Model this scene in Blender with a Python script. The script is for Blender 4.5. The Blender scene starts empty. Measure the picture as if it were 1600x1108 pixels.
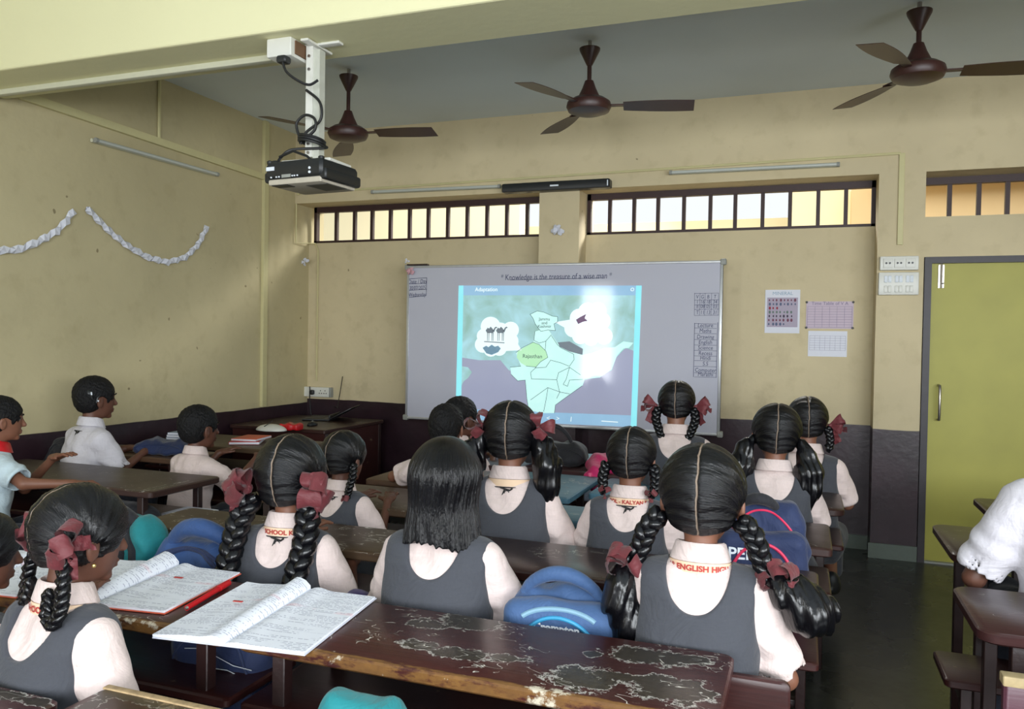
import bpy, math, random
import numpy as np
from mathutils import Matrix, Vector
PI = math.pi
S = bpy.context.scene
COL = S.collection
random.seed(4)

# ------------------------------------------------------------------ camera
YAW, PIT, ROL, FPX, CZ = math.radians(20.15), math.radians(-1.11), math.radians(.946), 1242.7, 1.5
_f = np.array([-math.sin(YAW)*math.cos(PIT), math.cos(YAW)*math.cos(PIT), math.sin(PIT)])
_r = np.array([math.cos(YAW), math.sin(YAW), 0.]); _u = np.cross(_r, _f)
_R = _r*math.cos(ROL)+_u*math.sin(ROL); _U = -_r*math.sin(ROL)+_u*math.cos(ROL)
_M = np.array([_R, _U, _f])
cd = bpy.data.cameras.new('camera'); cam = bpy.data.objects.new('camera', cd); COL.objects.link(cam)
cd.sensor_width = 36; cd.lens = 36*FPX/1600; cd.clip_start = .05
cam.matrix_world = Matrix(((_R[0], _U[0], -_f[0], 0), (_R[1], _U[1], -_f[1], 0), (_R[2], _U[2], -_f[2], CZ), (0, 0, 0, 1)))
S.camera = cam
def ray(x, y): return _M.T @ np.array([(x-800)/FPX, -(y-554)/FPX, 1.])
def atY(x, y, Y): d = ray(x, y); d = d*Y/d[1]; return (float(d[0]), float(Y), float(d[2]+CZ))
def atX(x, y, X): d = ray(x, y); d = d*X/d[0]; return (float(X), float(d[1]), float(d[2]+CZ))
def atZ(x, y, Z): d = ray(x, y); d = d*(Z-CZ)/d[2]; return (float(d[0]), float(d[1]), float(Z))

# ------------------------------------------------------------------ light
S.view_settings.view_transform = 'Standard'; S.view_settings.look = 'None'
S.view_settings.exposure = -0.28; S.view_settings.gamma = 1; S.view_settings.use_curve_mapping = False
W = bpy.data.worlds.new('overcast_sky'); S.world = W; W.use_nodes = True
W.node_tree.nodes['Background'].inputs[0].default_value = (.93, .97, 1, 1)
W.node_tree.nodes['Background'].inputs[1].default_value = 1.25
def area(name, loc, to, sx, sy, power, col=(1, 1, 1), spread=180):
    l = bpy.data.lights.new(name, 'AREA'); l.shape = 'RECTANGLE'; l.size = sx; l.size_y = sy
    l.energy = power; l.color = col; l.spread = math.radians(spread)
    o = bpy.data.objects.new(name, l); COL.objects.link(o); o.location = loc
    o.rotation_euler = (Vector(to)-Vector(loc)).to_track_quat('-Z', 'Y').to_euler(); return o
# daylight through the windows of the rear wall and the aisle side, behind the camera
for i, x in enumerate((-.35, 1.35, 3.0)):
    area('rear_window_light', (x, -2.30, 1.85), (x-.5, 1, 1.3), 1.35, 1.3, 98, (.90, .955, 1), 150)
area('rear_door_light', (-3.62, -2.30, 1.62), (-3.2, 0, 1.62), .55, 1.75, 60, (.93, .97, 1))
area('side_window_light', (3.9, 0.4, 1.85), (0, 1.8, 1.1), 1.9, 1.3, 82, (.92, .965, 1), 155)
area('side_window_light', (3.9, -1.4, 1.9), (0, 0, 1.4), 1.2, 1.3, 40, (.92, .965, 1), 155)
# open air of the corridor behind the ventilators
area('corridor_sky_light', (-.6, 8.05, 3.72), (-4.3, 5.0, 1.4), 1.6, .4, 260, (1, .98, .94))
area('corridor_light', (-1.2, 7.7, 3.55), (-1.2, 8.4, 2.9), 7, .6, 45, (1, .98, .93))

# ------------------------------------------------------------------ materials
def rgb(r, g, b):
    f = lambda c: c/255/12.92 if c/255 <= .04045 else ((c/255+.055)/1.055)**2.4
    return (f(r), f(g), f(b), 1)
class NT:
    def __init__(s, name):
        s.m = bpy.data.materials.new(name); s.m.use_nodes = True; s.t = s.m.node_tree; s.n = s.t.nodes
        s.b = s.n['Principled BSDF']; s.out = s.n['Material Output']; s.tc = None
    def co(s):
        if not s.tc: s.tc = s.n.new('ShaderNodeTexCoord')
        return s.tc.outputs['Object']
    def link(s, a, b): s.t.links.new(a, b)
    def setin(s, n, k, v):
        if hasattr(v, 'is_linked') or isinstance(v, bpy.types.NodeSocket): s.link(v, n.inputs[k])
        else: n.inputs[k].default_value = v
    def mapping(s, sc=(1, 1, 1), rot=(0, 0, 0), loc=(0, 0, 0), src=None):
        n = s.n.new('ShaderNodeMapping'); n.inputs['Scale'].default_value = sc; n.inputs['Rotation'].default_value = rot
        n.inputs['Location'].default_value = loc; s.link(src or s.co(), n.inputs[0]); return n.outputs[0]
    def noise(s, scale, vec=None, detail=3, rough=.5, dist=0):
        n = s.n.new('ShaderNodeTexNoise'); n.inputs['Scale'].default_value = scale; n.inputs['Detail'].default_value = detail
        n.inputs['Roughness'].default_value = rough; n.inputs['Distortion'].default_value = dist
        s.link(vec or s.co(), n.inputs['Vector']); return n.outputs['Fac']
    def math(s, op, a, b=0, c=0, clamp=False):
        n = s.n.new('ShaderNodeMath'); n.operation = op; n.use_clamp = clamp
        s.setin(n, 0, a); s.setin(n, 1, b); s.setin(n, 2, c); return n.outputs[0]
    def sep(s, vec=None):
        n = s.n.new('ShaderNodeSeparateXYZ'); s.link(vec or s.co(), n.inputs[0]); return n.outputs
    def comb(s, x, y, z):
        n = s.n.new('ShaderNodeCombineXYZ'); s.setin(n, 0, x); s.setin(n, 1, y); s.setin(n, 2, z); return n.outputs[0]
    def step(s, v, lo, hi):
        n = s.n.new('ShaderNodeMapRange'); n.clamp = True; s.setin(n, 0, v); n.inputs[1].default_value = lo; n.inputs[2].default_value = hi
        return n.outputs[0]
    def mix(s, f, a, b):
        n = s.n.new('ShaderNodeMix'); n.data_type = 'RGBA'; s.setin(n, 0, f)
        s.setin(n, 6, a); s.setin(n, 7, b); return n.outputs[2]
    def bump(s, h, strength=.3, dist=.01):
        n = s.n.new('ShaderNodeBump'); n.inputs['Strength'].default_value = strength; n.inputs['Distance'].default_value = dist
        s.link(h, n.inputs['Height']); s.link(n.outputs[0], s.b.inputs['Normal']); return n
    def col(s, v): s.setin(s.b, 'Base Color', v)
    def rough(s, v): s.setin(s.b, 'Roughness', v)
def simple(name, c, rough=.5, metal=0, var=.12, vs=30, bump=0, bs=60, spec=.5, emit=0):
    t = NT(name); n = t.noise(vs); d = tuple(x*(1-var) for x in c[:3])+(1,); l = tuple(min(1, x*(1+var)) for x in c[:3])+(1,)
    t.col(t.mix(n, d, l)); t.rough(rough); t.b.inputs['Metallic'].default_value = metal
    t.b.inputs['Specular IOR Level'].default_value = spec
    if bump: t.bump(t.noise(bs), bump)
    if emit: t.b.inputs['Emission Color'].default_value = c; t.b.inputs['Emission Strength'].default_value = emit
    return t.m
M = {}
def wall_mat(name, dado, cream, grime=1.0, dadoc=rgb(52, 34, 42)):
    t = NT(name); z = t.sep()[2]; x = t.sep()[0]
    big = t.noise(.8, detail=5, rough=.6); sm = t.noise(9, detail=5)
    c = t.mix(t.step(big, .3, .75), cream, tuple(v*.80 for v in cream[:3])+(1,))
    c = t.mix(t.math('MULTIPLY', t.step(sm, .55, .8), .25*grime), c, rgb(150, 135, 95))
    # hand-height grime and specks
    g = t.math('MULTIPLY', t.step(t.noise(1.7, detail=6, rough=.65), .55, .75), t.math('MULTIPLY', t.step(z, 1.95, 1.1), .5*grime))
    c = t.mix(g, c, rgb(128, 112, 82))
    sp = t.step(t.noise(14, detail=1), .78, .80); c = t.mix(t.math('MULTIPLY', sp, .7), c, rgb(110, 95, 65))
    dz = t.math('ADD', z, t.math('MULTIPLY', t.noise(2.5), .02))
    m = t.step(dz, dado+.012, dado+.008)
    dc = t.mix(t.step(t.noise(5, detail=5), .35, .75), dadoc, tuple(v*.5 for v in dadoc[:3])+(1,))
    sk = t.step(z, .105, .10)
    c = t.mix(m, c, dc); c = t.mix(sk, c, rgb(92, 100, 92))
    t.col(c); t.rough(t.math('SUBTRACT', .75, t.math('MULTIPLY', m, .42)))
    t.bump(t.math('ADD', t.noise(22, detail=6), t.math('MULTIPLY', t.noise(3), 2)), .16, .01)
    return t.m
M['wall'] = wall_mat('cream_plaster_with_dado', .91, rgb(214, 199, 162))
M['wallL'] = wall_mat('cream_plaster_left', .875, rgb(204, 192, 152))
M['plain'] = simple('cream_plaster', rgb(230, 222, 180), .75, var=.08, vs=1.5, bump=.1, bs=20)
M['beam'] = simple('beam_paint', rgb(234, 230, 186), .7, var=.06, vs=1.2, bump=.1, bs=25)
M['ceiling'] = simple('ceiling_paint', rgb(226, 236, 242), .85, var=.06, vs=1.5, bump=.08, bs=20)
def floor_mat():
    t = NT('dark_stone_floor'); v = t.n.new('ShaderNodeTexVoronoi'); v.inputs['Scale'].default_value = 25
    t.link(t.co(), v.inputs['Vector'])
    t.col(t.mix(v.outputs['Distance'], rgb(30, 32, 29), rgb(52, 54, 48))); t.rough(t.math('ADD', .16, t.math('MULTIPLY', t.noise(3), .25)))
    t.bump(t.noise(8), .05); return t.m
M['floor'] = floor_mat()
def desk_mat(name, base, dark, marks=.0, scr=.0, patches=(), edge=0, y0=0., seed=0., rough=.28):
    t = NT(name); v = t.mapping(loc=(seed, seed*.7, 0))
    wood = t.noise(7, t.mapping(sc=(1, 14, 14), loc=(seed, 0, 0)), detail=4)
    c = t.mix(wood, base, dark)
    blot = t.noise(3.2, v, detail=5, rough=.6); c = t.mix(t.math('MULTIPLY', t.step(blot, .5, .75), .5), c, dark)
    r = t.math('ADD', rough, t.math('MULTIPLY', blot, .2))
    up = t.sep(t.n.new('ShaderNodeNewGeometry').outputs['Normal'])[2]
    upm = t.step(up, .5, .9)
    n1 = t.noise(9, v, detail=6, rough=.65)
    if patches:
        x, y, z = t.sep(); f = None
        for (cx, cy, rx, ry) in patches:
            dx = t.math('DIVIDE', t.math('SUBTRACT', x, cx), rx); dy = t.math('DIVIDE', t.math('SUBTRACT', y, cy), ry)
            d = t.math('SQRT', t.math('ADD', t.math('MULTIPLY', dx, dx), t.math('MULTIPLY', dy, dy)))
            f = d if f is None else t.math('MINIMUM', f, d)
        f = t.math('ADD', f, t.math('MULTIPLY', t.math('SUBTRACT', t.noise(26, v, detail=6, rough=.7), .5), 2.6))
        inner = t.step(f, .96, .92); n3 = t.noise(60, v)
        rim = t.math('MULTIPLY', t.math('MULTIPLY', t.step(f, 1.12, 1.08), t.math('SUBTRACT', 1, inner)), t.step(n3, .38, .5))
        c = t.mix(t.math('MULTIPLY', rim, upm), c, rgb(190, 186, 180))
        c = t.mix(t.math('MULTIPLY', inner, upm), c, t.mix(n3, rgb(38, 32, 26), rgb(78, 70, 58)))
    if scr:
        for k in range(4):
            w = t.noise(5+2*k, t.mapping(sc=(1, 2.2, 1), rot=(0, 0, .8*k+seed), loc=(seed+k*3.1, 0, 0)), detail=2, dist=1.4)
            line = t.step(t.math('ABSOLUTE', t.math('SUBTRACT', w, .5)), .0035*(1+scr*.9), .0015*(1+scr))
            gate = t.step(t.noise(10, t.mapping(loc=(k*7+seed, 2, 0)), detail=1), .68-.06*scr, .70-.06*scr)
            c = t.mix(t.math('MULTIPLY', t.math('MULTIPLY', line, gate), upm), c, rgb(222, 218, 208))
    if edge:
        y = t.sep()[1]
        e = t.math('ADD', y, t.math('MULTIPLY', t.noise(14, v, detail=5), -.028))
        c = t.mix(t.math('MULTIPLY', t.step(e, y0+.001, y0-.004), t.step(t.noise(9, t.mapping(sc=(1, 3, 3), loc=(seed*2, 0, 0)), detail=6, rough=.7), .40, .50)), c, t.mix(t.noise(40), rgb(140, 100, 52), rgb(84, 56, 36)))
        c = t.mix(t.math('MULTIPLY', t.step(n1, .62, .66), t.step(e, y0+.012, y0+.004)), c, rgb(200, 190, 170))
    else:
        ch = t.math('MULTIPLY', t.step(n1, .66, .68), marks)
        c = t.mix(ch, c, rgb(150, 130, 105))
    t.col(c); t.rough(r); t.bump(t.math('ADD', n1, wood), .12, .004); return t.m
MAROON, MDARK = rgb(72, 33, 30), rgb(44, 22, 21)
BROWN, BDARK = rgb(86, 64, 44), rgb(56, 42, 32)
M['leg'] = simple('leg_paint', rgb(44, 25, 24), .4, var=.3, vs=20, bump=.1)
M['planks'] = desk_mat('maroon_plank', MAROON, MDARK, .6, 0, seed=3.)
M['shirt'] = None
def cloth(name, c, rough=.85, wv=900, st=.12, fold=0.0):
    t = NT(name); x, y, z = t.sep()
    w = t.math('ADD', t.math('SINE', t.math('MULTIPLY', x, wv)), t.math('SINE', t.math('MULTIPLY', z, wv)))
    mott = t.noise(180, t.mapping(sc=(1, 1, .15)), detail=2); m2 = t.noise(180, t.mapping(sc=(.15, .15, 1)), detail=2)
    k = t.math('MULTIPLY', t.math('ADD', mott, m2), .5)
    t.col(t.mix(k, tuple(v*.84 for v in c[:3])+(1,), tuple(min(1, v*1.12) for v in c[:3])+(1,)))
    t.rough(rough); t.b.inputs['Sheen Weight'].default_value = .15
    h = t.math('ADD', t.math('MULTIPLY', w, .004), t.math('MULTIPLY', t.noise(9, detail=4, rough=.55, dist=1.6), 2.4*st*8))
    t.bump(h, .4, .011); return t.m
M['shirt'] = cloth('cream_shirt_cloth', rgb(224, 205, 200))
M['shirtb'] = cloth('light_blue_shirt_cloth', rgb(196, 214, 222))
M['white'] = cloth('white_shirt_cloth', rgb(210, 206, 213))
M['pina'] = cloth('grey_pinafore_cloth', rgb(67, 69, 76), .9)
M['navyc'] = cloth('dark_trouser_cloth', rgb(40, 44, 56), .9)
M['band'] = simple('lanyard_band', rgb(240, 208, 176), .7, var=.05)
M['redtext'] = simple('red_print', rgb(178, 60, 56), .7)
M['ribbon'] = cloth('maroon_ribbon', rgb(102, 37, 43), .6)
def skin(name, c):
    t = NT(name); n = t.noise(18, detail=5); t.col(t.mix(n, tuple(v*.85 for v in c[:3])+(1,), tuple(v*1.1 for v in c[:3])+(1,)))
    t.rough(.5); t.b.inputs['Subsurface Weight'].default_value = .06; t.b.inputs['Subsurface Radius'].default_value = (.01, .004, .002)
    t.bump(t.noise(160), .05, .002); return t.m
M['skin1'] = skin('brown_skin', rgb(132, 88, 68)); M['skin2'] = skin('deep_brown_skin', rgb(102, 66, 52))
M['eyew'] = simple('eye_white', rgb(225, 218, 210), .25, var=.02); M['eyed'] = simple('dark_iris', rgb(20, 12, 10), .15)
def hair(name, mode, part=None):
    t = NT(name); x, y, z = t.sep()
    if mode == 'tied':     # strands run from the parting to the ties: meridians about the ear-to-ear axis
        a = t.math('ARCTAN2', t.math('SUBTRACT', z, -.03), t.math('ADD', y, .02)); v = t.comb(t.math('MULTIPLY', a, 1.0), t.math('MULTIPLY', x, 1.6), 0)
        s1 = t.step(t.noise(30, v, detail=4, rough=.7), .32, .68); s2 = t.noise(9, v, detail=2)
    elif mode == 'down':
        a = t.math('ARCTAN2', x, t.math('ADD', y, .01)); v = t.comb(a, t.math('MULTIPLY', z, .7), 0)
        s1 = t.step(t.noise(26, v, detail=4, rough=.7), .32, .68); s2 = t.noise(6, v, detail=2)
    elif mode == 'short':
        s1 = t.noise(150, t.mapping(sc=(1, 1, .5)), detail=4); s2 = t.noise(40)
    else:
        s1 = t.noise(150, t.mapping(sc=(1, 1, .12)), detail=4); s2 = t.noise(30, t.mapping(sc=(1, 1, .2)))
    h = t.math('ADD', s1, t.math('MULTIPLY', s2, 1.2))
    c = t.mix(s1, rgb(5, 5, 7), rgb(15, 15, 19)) if mode != 'short' else t.mix(s1, rgb(12, 12, 14), rgb(26, 25, 26))
    if part is not None:   # scalp line of the parting
        px, w, y1 = part
        wob = t.math('MULTIPLY', t.math('SUBTRACT', t.noise(24, detail=3), .5), .012)
        d = t.math('ABSOLUTE', t.math('SUBTRACT', t.math('SUBTRACT', x, px), wob))
        m = t.math('MULTIPLY', t.step(d, w, w*.45), t.step(z, -.085, -.07))
        c = t.mix(m, c, rgb(140, 122, 106)); h = t.math('SUBTRACT', h, t.math('MULTIPLY', m, 1.5))
    t.col(c); t.rough({'short': .6, 'tail': .24}.get(mode, .24))
    if mode in ('tied', 'down'):
        tn = t.n.new('ShaderNodeTangent'); tn.direction_type = 'RADIAL'; tn.axis = 'X' if mode == 'tied' else 'Z'
        t.link(tn.outputs[0], t.b.inputs['Tangent']); t.b.inputs['Anisotropic'].default_value = .3
    t.b.inputs['Specular IOR Level'].default_value = .42 if mode != 'short' else .25
    t.bump(h, {'short': .9, 'down': .8, 'tied': .45}.get(mode, .45), .009 if mode == 'short' else .0035); return t.m
M['h_part'] = hair('black_parted_hair', 'tied', (0, .0024, 0)); M['h_down'] = hair('black_straight_hair', 'down')
M['h_short'] = hair('black_cropped_hair', 'short'); M['h_tail'] = hair('black_tail_hair', 'tail')
M['black'] = simple('black_plastic', rgb(30, 32, 34), .4); M['white_p'] = simple('white_plastic', rgb(222, 222, 214), .4, var=.04)
M['grey_p'] = simple('grey_plastic', rgb(150, 152, 146), .45); M['cable'] = simple('black_cable', rgb(26, 27, 28), .5)
M['cond'] = simple('cream_conduit', rgb(206, 198, 150), .6, var=.05); M['condw'] = simple('pale_conduit', rgb(206, 206, 184), .55, var=.05)
M['grille'] = simple('dark_window_frame', rgb(52, 30, 30), .5, var=.3); M['fan'] = simple('brown_fan_enamel', rgb(60, 33, 29), .4, var=.25, vs=12)
M['board'] = simple('whiteboard_surface', rgb(192, 193, 206), .075, var=.015, vs=3); M['alu'] = simple('aluminium_edge', rgb(196, 198, 200), .3, metal=.5, var=.1)
M['ink'] = simple('blue_black_marker', rgb(38, 46, 92), .6); M['steel'] = simple('steel', rgb(170, 165, 160), .28, metal=.9)
M['door'] = simple('yellow_green_door_laminate', rgb(168, 163, 70), .5, var=.14, vs=4); M['doorf'] = simple('dark_door_frame', rgb(44, 38, 44), .45, var=.3)
M['red'] = simple('red_plastic', rgb(190, 26, 34), .35); M['pink'] = cloth('magenta_cloth', rgb(196, 28, 98), .7)
M['blueb'] = cloth('blue_bag_cloth', rgb(62, 92, 136), .75); M['navyb'] = cloth('navy_bag_cloth', rgb(32, 46, 84), .75)
M['midb'] = cloth('royal_blue_bag_cloth', rgb(44, 76, 128), .7); M['tealb'] = cloth('teal_bag_cloth', rgb(20, 128, 134), .75)
M['blackb'] = cloth('black_bag_cloth', rgb(30, 30, 36), .8); M['purple'] = cloth('purple_cloth', rgb(72, 60, 108), .8)
M['cyanp'] = simple('cyan_piping', rgb(52, 150, 196), .5); M['lightb'] = simple('pale_zip_tape', rgb(126, 164, 186), .6)
M['pinkp'] = simple('pink_piping', rgb(220, 50, 90), .5); M['print'] = simple('white_print', rgb(225, 232, 240), .6)
M['paperw'] = simple('white_paper', rgb(226, 228, 238), .8, var=.03); M['pinkpaper'] = simple('pinkish_paper', rgb(206, 190, 204), .8, var=.03)
def page_mat(name, base, seed, lines=34):
    t = NT(name); x, y, z = t.sep()
    v = t.math('MULTIPLY', y, 2*PI*lines/.30)
    row = t.step(t.math('SINE', v), .1, .5)
    rowid = t.math('FLOOR', t.math('MULTIPLY', y, lines/.30))
    wn = t.noise(1, t.comb(t.math('MULTIPLY', x, 150), t.math('MULTIPLY', rowid, 3.7), seed), detail=3)
    ln = t.noise(1, t.comb(t.math('MULTIPLY', x, 7), t.math('MULTIPLY', rowid, 9.1), seed+5), detail=0)
    m = t.math('MULTIPLY', t.math('MULTIPLY', row, t.step(wn, .46, .5)), t.step(ln, .44, .47))
    up = t.step(t.sep(t.n.new('ShaderNodeNewGeometry').outputs['Normal'])[2], .2, .4); c = t.mix(t.math('MULTIPLY', t.math('MULTIPLY', m, up), .5), base, rgb(84, 88, 130))
    red = t.math('MULTIPLY', t.step(t.math('ABSOLUTE', t.math('SUBTRACT', t.math('ADD', y, t.math('MULTIPLY', x, .06)), .065)), .012, .007), t.step(t.noise(9, t.mapping(loc=(seed, 0, 0))), .48, .6))
    c = t.mix(t.math('MULTIPLY', red, .22), c, rgb(230, 90, 100))
    t.col(c); t.rough(.85); return t.m
M['page1'] = page_mat('written_page', rgb(236, 239, 248), 1.); M['page2'] = page_mat('written_page_facing', rgb(236, 239, 248), 8.)
def emis(name, a, b, scale, strength, base=.25, dist=.6):
    t = NT(name); n = t.noise(scale, detail=5, dist=dist); c = t.mix(t.step(n, .3, .7), a, b)
    t.col(tuple(v*base for v in a[:3])+(1,)); t.link(c, t.b.inputs['Emission Color']); t.b.inputs['Emission Strength'].default_value = strength
    t.rough(.075); return t.m
M['s_ocean'] = emis('projected_ocean', rgb(150, 154, 178), rgb(156, 160, 182), 3, .82, .75)
M['s_bg'] = emis('projected_terrain', rgb(134, 172, 164), rgb(166, 210, 222), 5, 1.3)
M['s_bar'] = emis('projected_title_bar', rgb(138, 178, 208), rgb(148, 188, 216), 4, 1.2)
M['s_land'] = emis('projected_map_land', rgb(190, 236, 232), rgb(200, 244, 238), 6, 1.2)
M['s_green'] = emis('projected_map_green', rgb(170, 224, 180), rgb(182, 230, 190), 6, 1.2)
M['s_side'] = emis('projected_side_strip', rgb(140, 226, 236), rgb(148, 232, 240), 6, 1.2)
M['s_ink'] = simple('projected_outline', rgb(70, 96, 104), .4); M['s_white'] = emis('projected_white', rgb(228, 246, 248), rgb(232, 248, 250), 6, 1.2)
M['s_brown'] = simple('projected_picture_tone', rgb(128, 140, 152), .4, emit=.15)

# ------------------------------------------------------------------ mesh helpers
def link(o, parent=None):
    COL.objects.link(o)
    if parent: o.parent = parent
    return o
def tag(o, label=None, cat=None, group=None, kind=None):
    for k, v in (('label', label), ('category', cat), ('group', group), ('kind', kind)):
        if v: o[k] = v
    return o
def thing(name, label, cat, loc=(0, 0, 0), rz=0, group=None, s=1):
    o = bpy.data.objects.new(name, None); COL.objects.link(o); o.location = loc; o.rotation_euler = (0, 0, rz); o.scale = (s, s, s)
    o.empty_display_size = .1
    return tag(o, label, cat, group)
class MB:
    def __init__(s): s.v = []; s.f = []
    def add(s, v, f):
        o = len(s.v); s.v += [tuple(map(float, p)) for p in v]; s.f += [tuple(i+o for i in q) for q in f]; return s
    def box(s, a, b, bev=0):
        x0, y0, z0 = (min(a[i], b[i]) for i in range(3)); x1, y1, z1 = (max(a[i], b[i]) for i in range(3))
        if not bev:
            return s.add([(x0, y0, z0), (x1, y0, z0), (x1, y1, z0), (x0, y1, z0), (x0, y0, z1), (x1, y0, z1), (x1, y1, z1), (x0, y1, z1)],
                         [(0, 3, 2, 1), (4, 5, 6, 7), (0, 1, 5, 4), (1, 2, 6, 5), (2, 3, 7, 6), (3, 0, 4, 7)])
        # rounded plan corners are done by rbox; here chamfer all edges through a 3-level ring stack
        b_ = min(bev, (x1-x0)/2.01, (y1-y0)/2.01, (z1-z0)/2.01); k = b_*.3
        lv = [(z0, b_), (z0+k, k), (z0+b_, 0), (z1-b_, 0), (z1-k, k), (z1, b_)]
        vs = []; 
        for z, i in lv:
            X0, X1, Y0, Y1 = x0+i, x1-i, y0+i, y1-i; c = b_*.6
            vs += [(X0+c, Y0, z), (X1-c, Y0, z), (X1, Y0+c, z), (X1, Y1-c, z), (X1-c, Y1, z), (X0+c, Y1, z), (X0, Y1-c, z), (X0, Y0+c, z)]
        fs = [tuple(range(7, -1, -1)), tuple(range(40, 48))]
        for l in range(5):
            for i in range(8): j = (i+1) % 8; fs.append((l*8+i, l*8+j, l*8+8+j, l*8+8+i))
        return s.add(vs, fs)
    def rplate(s, x0, x1, y0, y1, z0, z1, r=.03, ax='z', seg=5):
        """plate with rounded corners, thin along ax"""
        pts = []
        for cx, cy, a0 in ((x1-r, y1-r, 0), (x0+r, y1-r, 90), (x0+r, y0+r, 180), (x1-r, y0+r, 270)):
            for k in range(seg+1):
                a = math.radians(a0+90*k/seg); pts.append((cx+r*math.cos(a), cy+r*math.sin(a)))
        n = len(pts); e = min(.005, (z1-z0)*.3); vs = []
        mx, my = (x0+x1)/2, (y0+y1)/2
        for z, k in ((z0, e), (z0+e, 0), (z1-e, 0), (z1, e)):
            for (px, py) in pts:
                qx = px-math.copysign(k, px-mx); qy = py-math.copysign(k, py-my)
                vs.append((qx, qy, z) if ax == 'z' else ((qx, z, qy) if ax == 'y' else (z, qx, qy)))
        fs = [tuple(range(n-1, -1, -1)), tuple(range(3*n, 4*n))]
        for l in range(3):
            for i in range(n): j = (i+1) % n; fs.append((l*n+i, l*n+j, l*n+n+j, l*n+n+i))
        return s.add(vs, fs)
    def tube(s, pts, r, n=8, closed=False):
        P = [Vector(p) for p in pts]; R = r if isinstance(r, (list, tuple)) else [r]*len(P); m = len(P); vs = []; up = None
        for i, p in enumerate(P):
            t = ((P[(i+1) % m]-P[i-1]) if closed else (P[min(i+1, m-1)]-P[max(i-1, 0)])).normalized()
            if up is None: up = Vector((0, 0, 1)) if abs(t.z) < .9 else Vector((1, 0, 0))
            a = t.cross(up); a = a.normalized() if a.length > 1e-6 else t.orthogonal().normalized(); b = a.cross(t).normalized(); up = b
            vs += [p+(a*math.cos(2*PI*k/n)+b*math.sin(2*PI*k/n))*R[i] for k in range(n)]
        fs = []
        for i in range(m if closed else m-1):
            i2 = (i+1) % m
            for k in range(n): l = (k+1) % n; fs.append((i*n+k, i*n+l, i2*n+l, i2*n+k))
        if not closed: fs += [tuple(range(n-1, -1, -1)), tuple(range((m-1)*n, m*n))]
        return s.add(vs, fs)
    def lathe(s, prof, c=(0, 0, 0), n=24):
        vs = []; m = len(prof)
        for r, z in prof: vs += [(c[0]+r*math.cos(2*PI*k/n), c[1]+r*math.sin(2*PI*k/n), c[2]+z) for k in range(n)]
        fs = [(i*n+k, i*n+(k+1) % n, (i+1)*n+(k+1) % n, (i+1)*n+k) for i in range(m-1) for k in range(n)]
        fs += [tuple(range(n-1, -1, -1)), tuple(range((m-1)*n, m*n))]
        return s.add(vs, fs)
    def poly(s, pts, n, t):
        """flat polygon extruded along n by t"""
        n = Vector(n)*t; k = len(pts); a = [Vector(p) for p in pts]
        return s.add(a+[p+n for p in a], [tuple(range(k-1, -1, -1)), tuple(range(k, 2*k))]+[(i, (i+1) % k, k+(i+1) % k, k+i) for i in range(k)])
    def build(s, name, mat, parent=None, smooth=True, ang=40):
        me = bpy.data.meshes.new(name); me.from_pydata(s.v, [], s.f); me.update()
        me.materials.append(M[mat] if isinstance(mat, str) else mat)
        if smooth:
            me.polygons.foreach_set('use_smooth', [True]*len(me.polygons))
            try: me.set_sharp_from_angle(angle=math.radians(ang))
            except Exception: pass
        return link(bpy.data.objects.new(name, me), parent)
def crs(pts, n=6):     # smooth curve through points
    P = [Vector(p) for p in pts]; out = []
    for i in range(len(P)-1):
        a, b_, c, d = P[max(i-1, 0)], P[i], P[i+1], P[min(i+2, len(P)-1)]
        for k in range(n):
            t = k/n; out.append(.5*((2*b_)+(c-a)*t+(2*a-5*b_+4*c-d)*t*t+(3*b_-a-3*c+d)*t**3))
    return out+[P[-1]]
def text_geo(txt, size, shear=0, bold=0):
    c = bpy.data.curves.new('t', 'FONT'); c.body = txt; c.size = size; c.shear = shear; c.offset = bold; c.resolution_u = 3; c.align_x = 'CENTER'
    o = bpy.data.objects.new('t', c); COL.objects.link(o); dg = bpy.context.evaluated_depsgraph_get(); dg.update()
    me = o.evaluated_get(dg).to_mesh(); v = [tuple(p.co) for p in me.vertices]; f = [tuple(p.vertices) for p in me.polygons]
    o.evaluated_get(dg).to_mesh_clear(); bpy.data.objects.remove(o); bpy.data.curves.remove(c); return v, f
def text_on(mb, txt, size, fn, shear=0, bold=0):
    v, f = text_geo(txt, size, shear, bold); return mb.add([fn(p[0], p[1]) for p in v], f)

# ------------------------------------------------------------------ signed distance modelling (for bodies, cloth, hair, bags)
def L_(P): return np.sqrt((P*P).sum(1))
def rc(P, a, b, ra, rb):
    a = np.array(a, float); b = np.array(b, float); ab = b-a; t = np.clip(((P-a)@ab)/(ab@ab), 0, 1)
    return L_(P-a-t[:, None]*ab)-(ra+(rb-ra)*t)
def ell(P, c, r):
    q = P-np.array(c, float); r = np.array(r, float); k0 = L_(q/r); k1 = L_(q/(r*r))+1e-9; return k0*(k0-1)/k1
def smin(a, b, k): h = np.clip(.5+.5*(b-a)/k, 0, 1); return b+(a-b)*h-k*h*(1-h)
def smax(a, b, k): return -smin(-a, -b, k)
def rbox(P, c, h, r): q = np.abs(P-np.array(c, float))-(np.array(h, float)-r); return L_(np.maximum(q, 0))+np.minimum(q.max(1), 0)-r
def chain(P, pts, k=.01):
    d = None
    for (p, ra), (q, rb) in zip(pts[:-1], pts[1:]):
        e = rc(P, p, q, ra, rb); d = e if d is None else smin(d, e, k)
    return d
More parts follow.
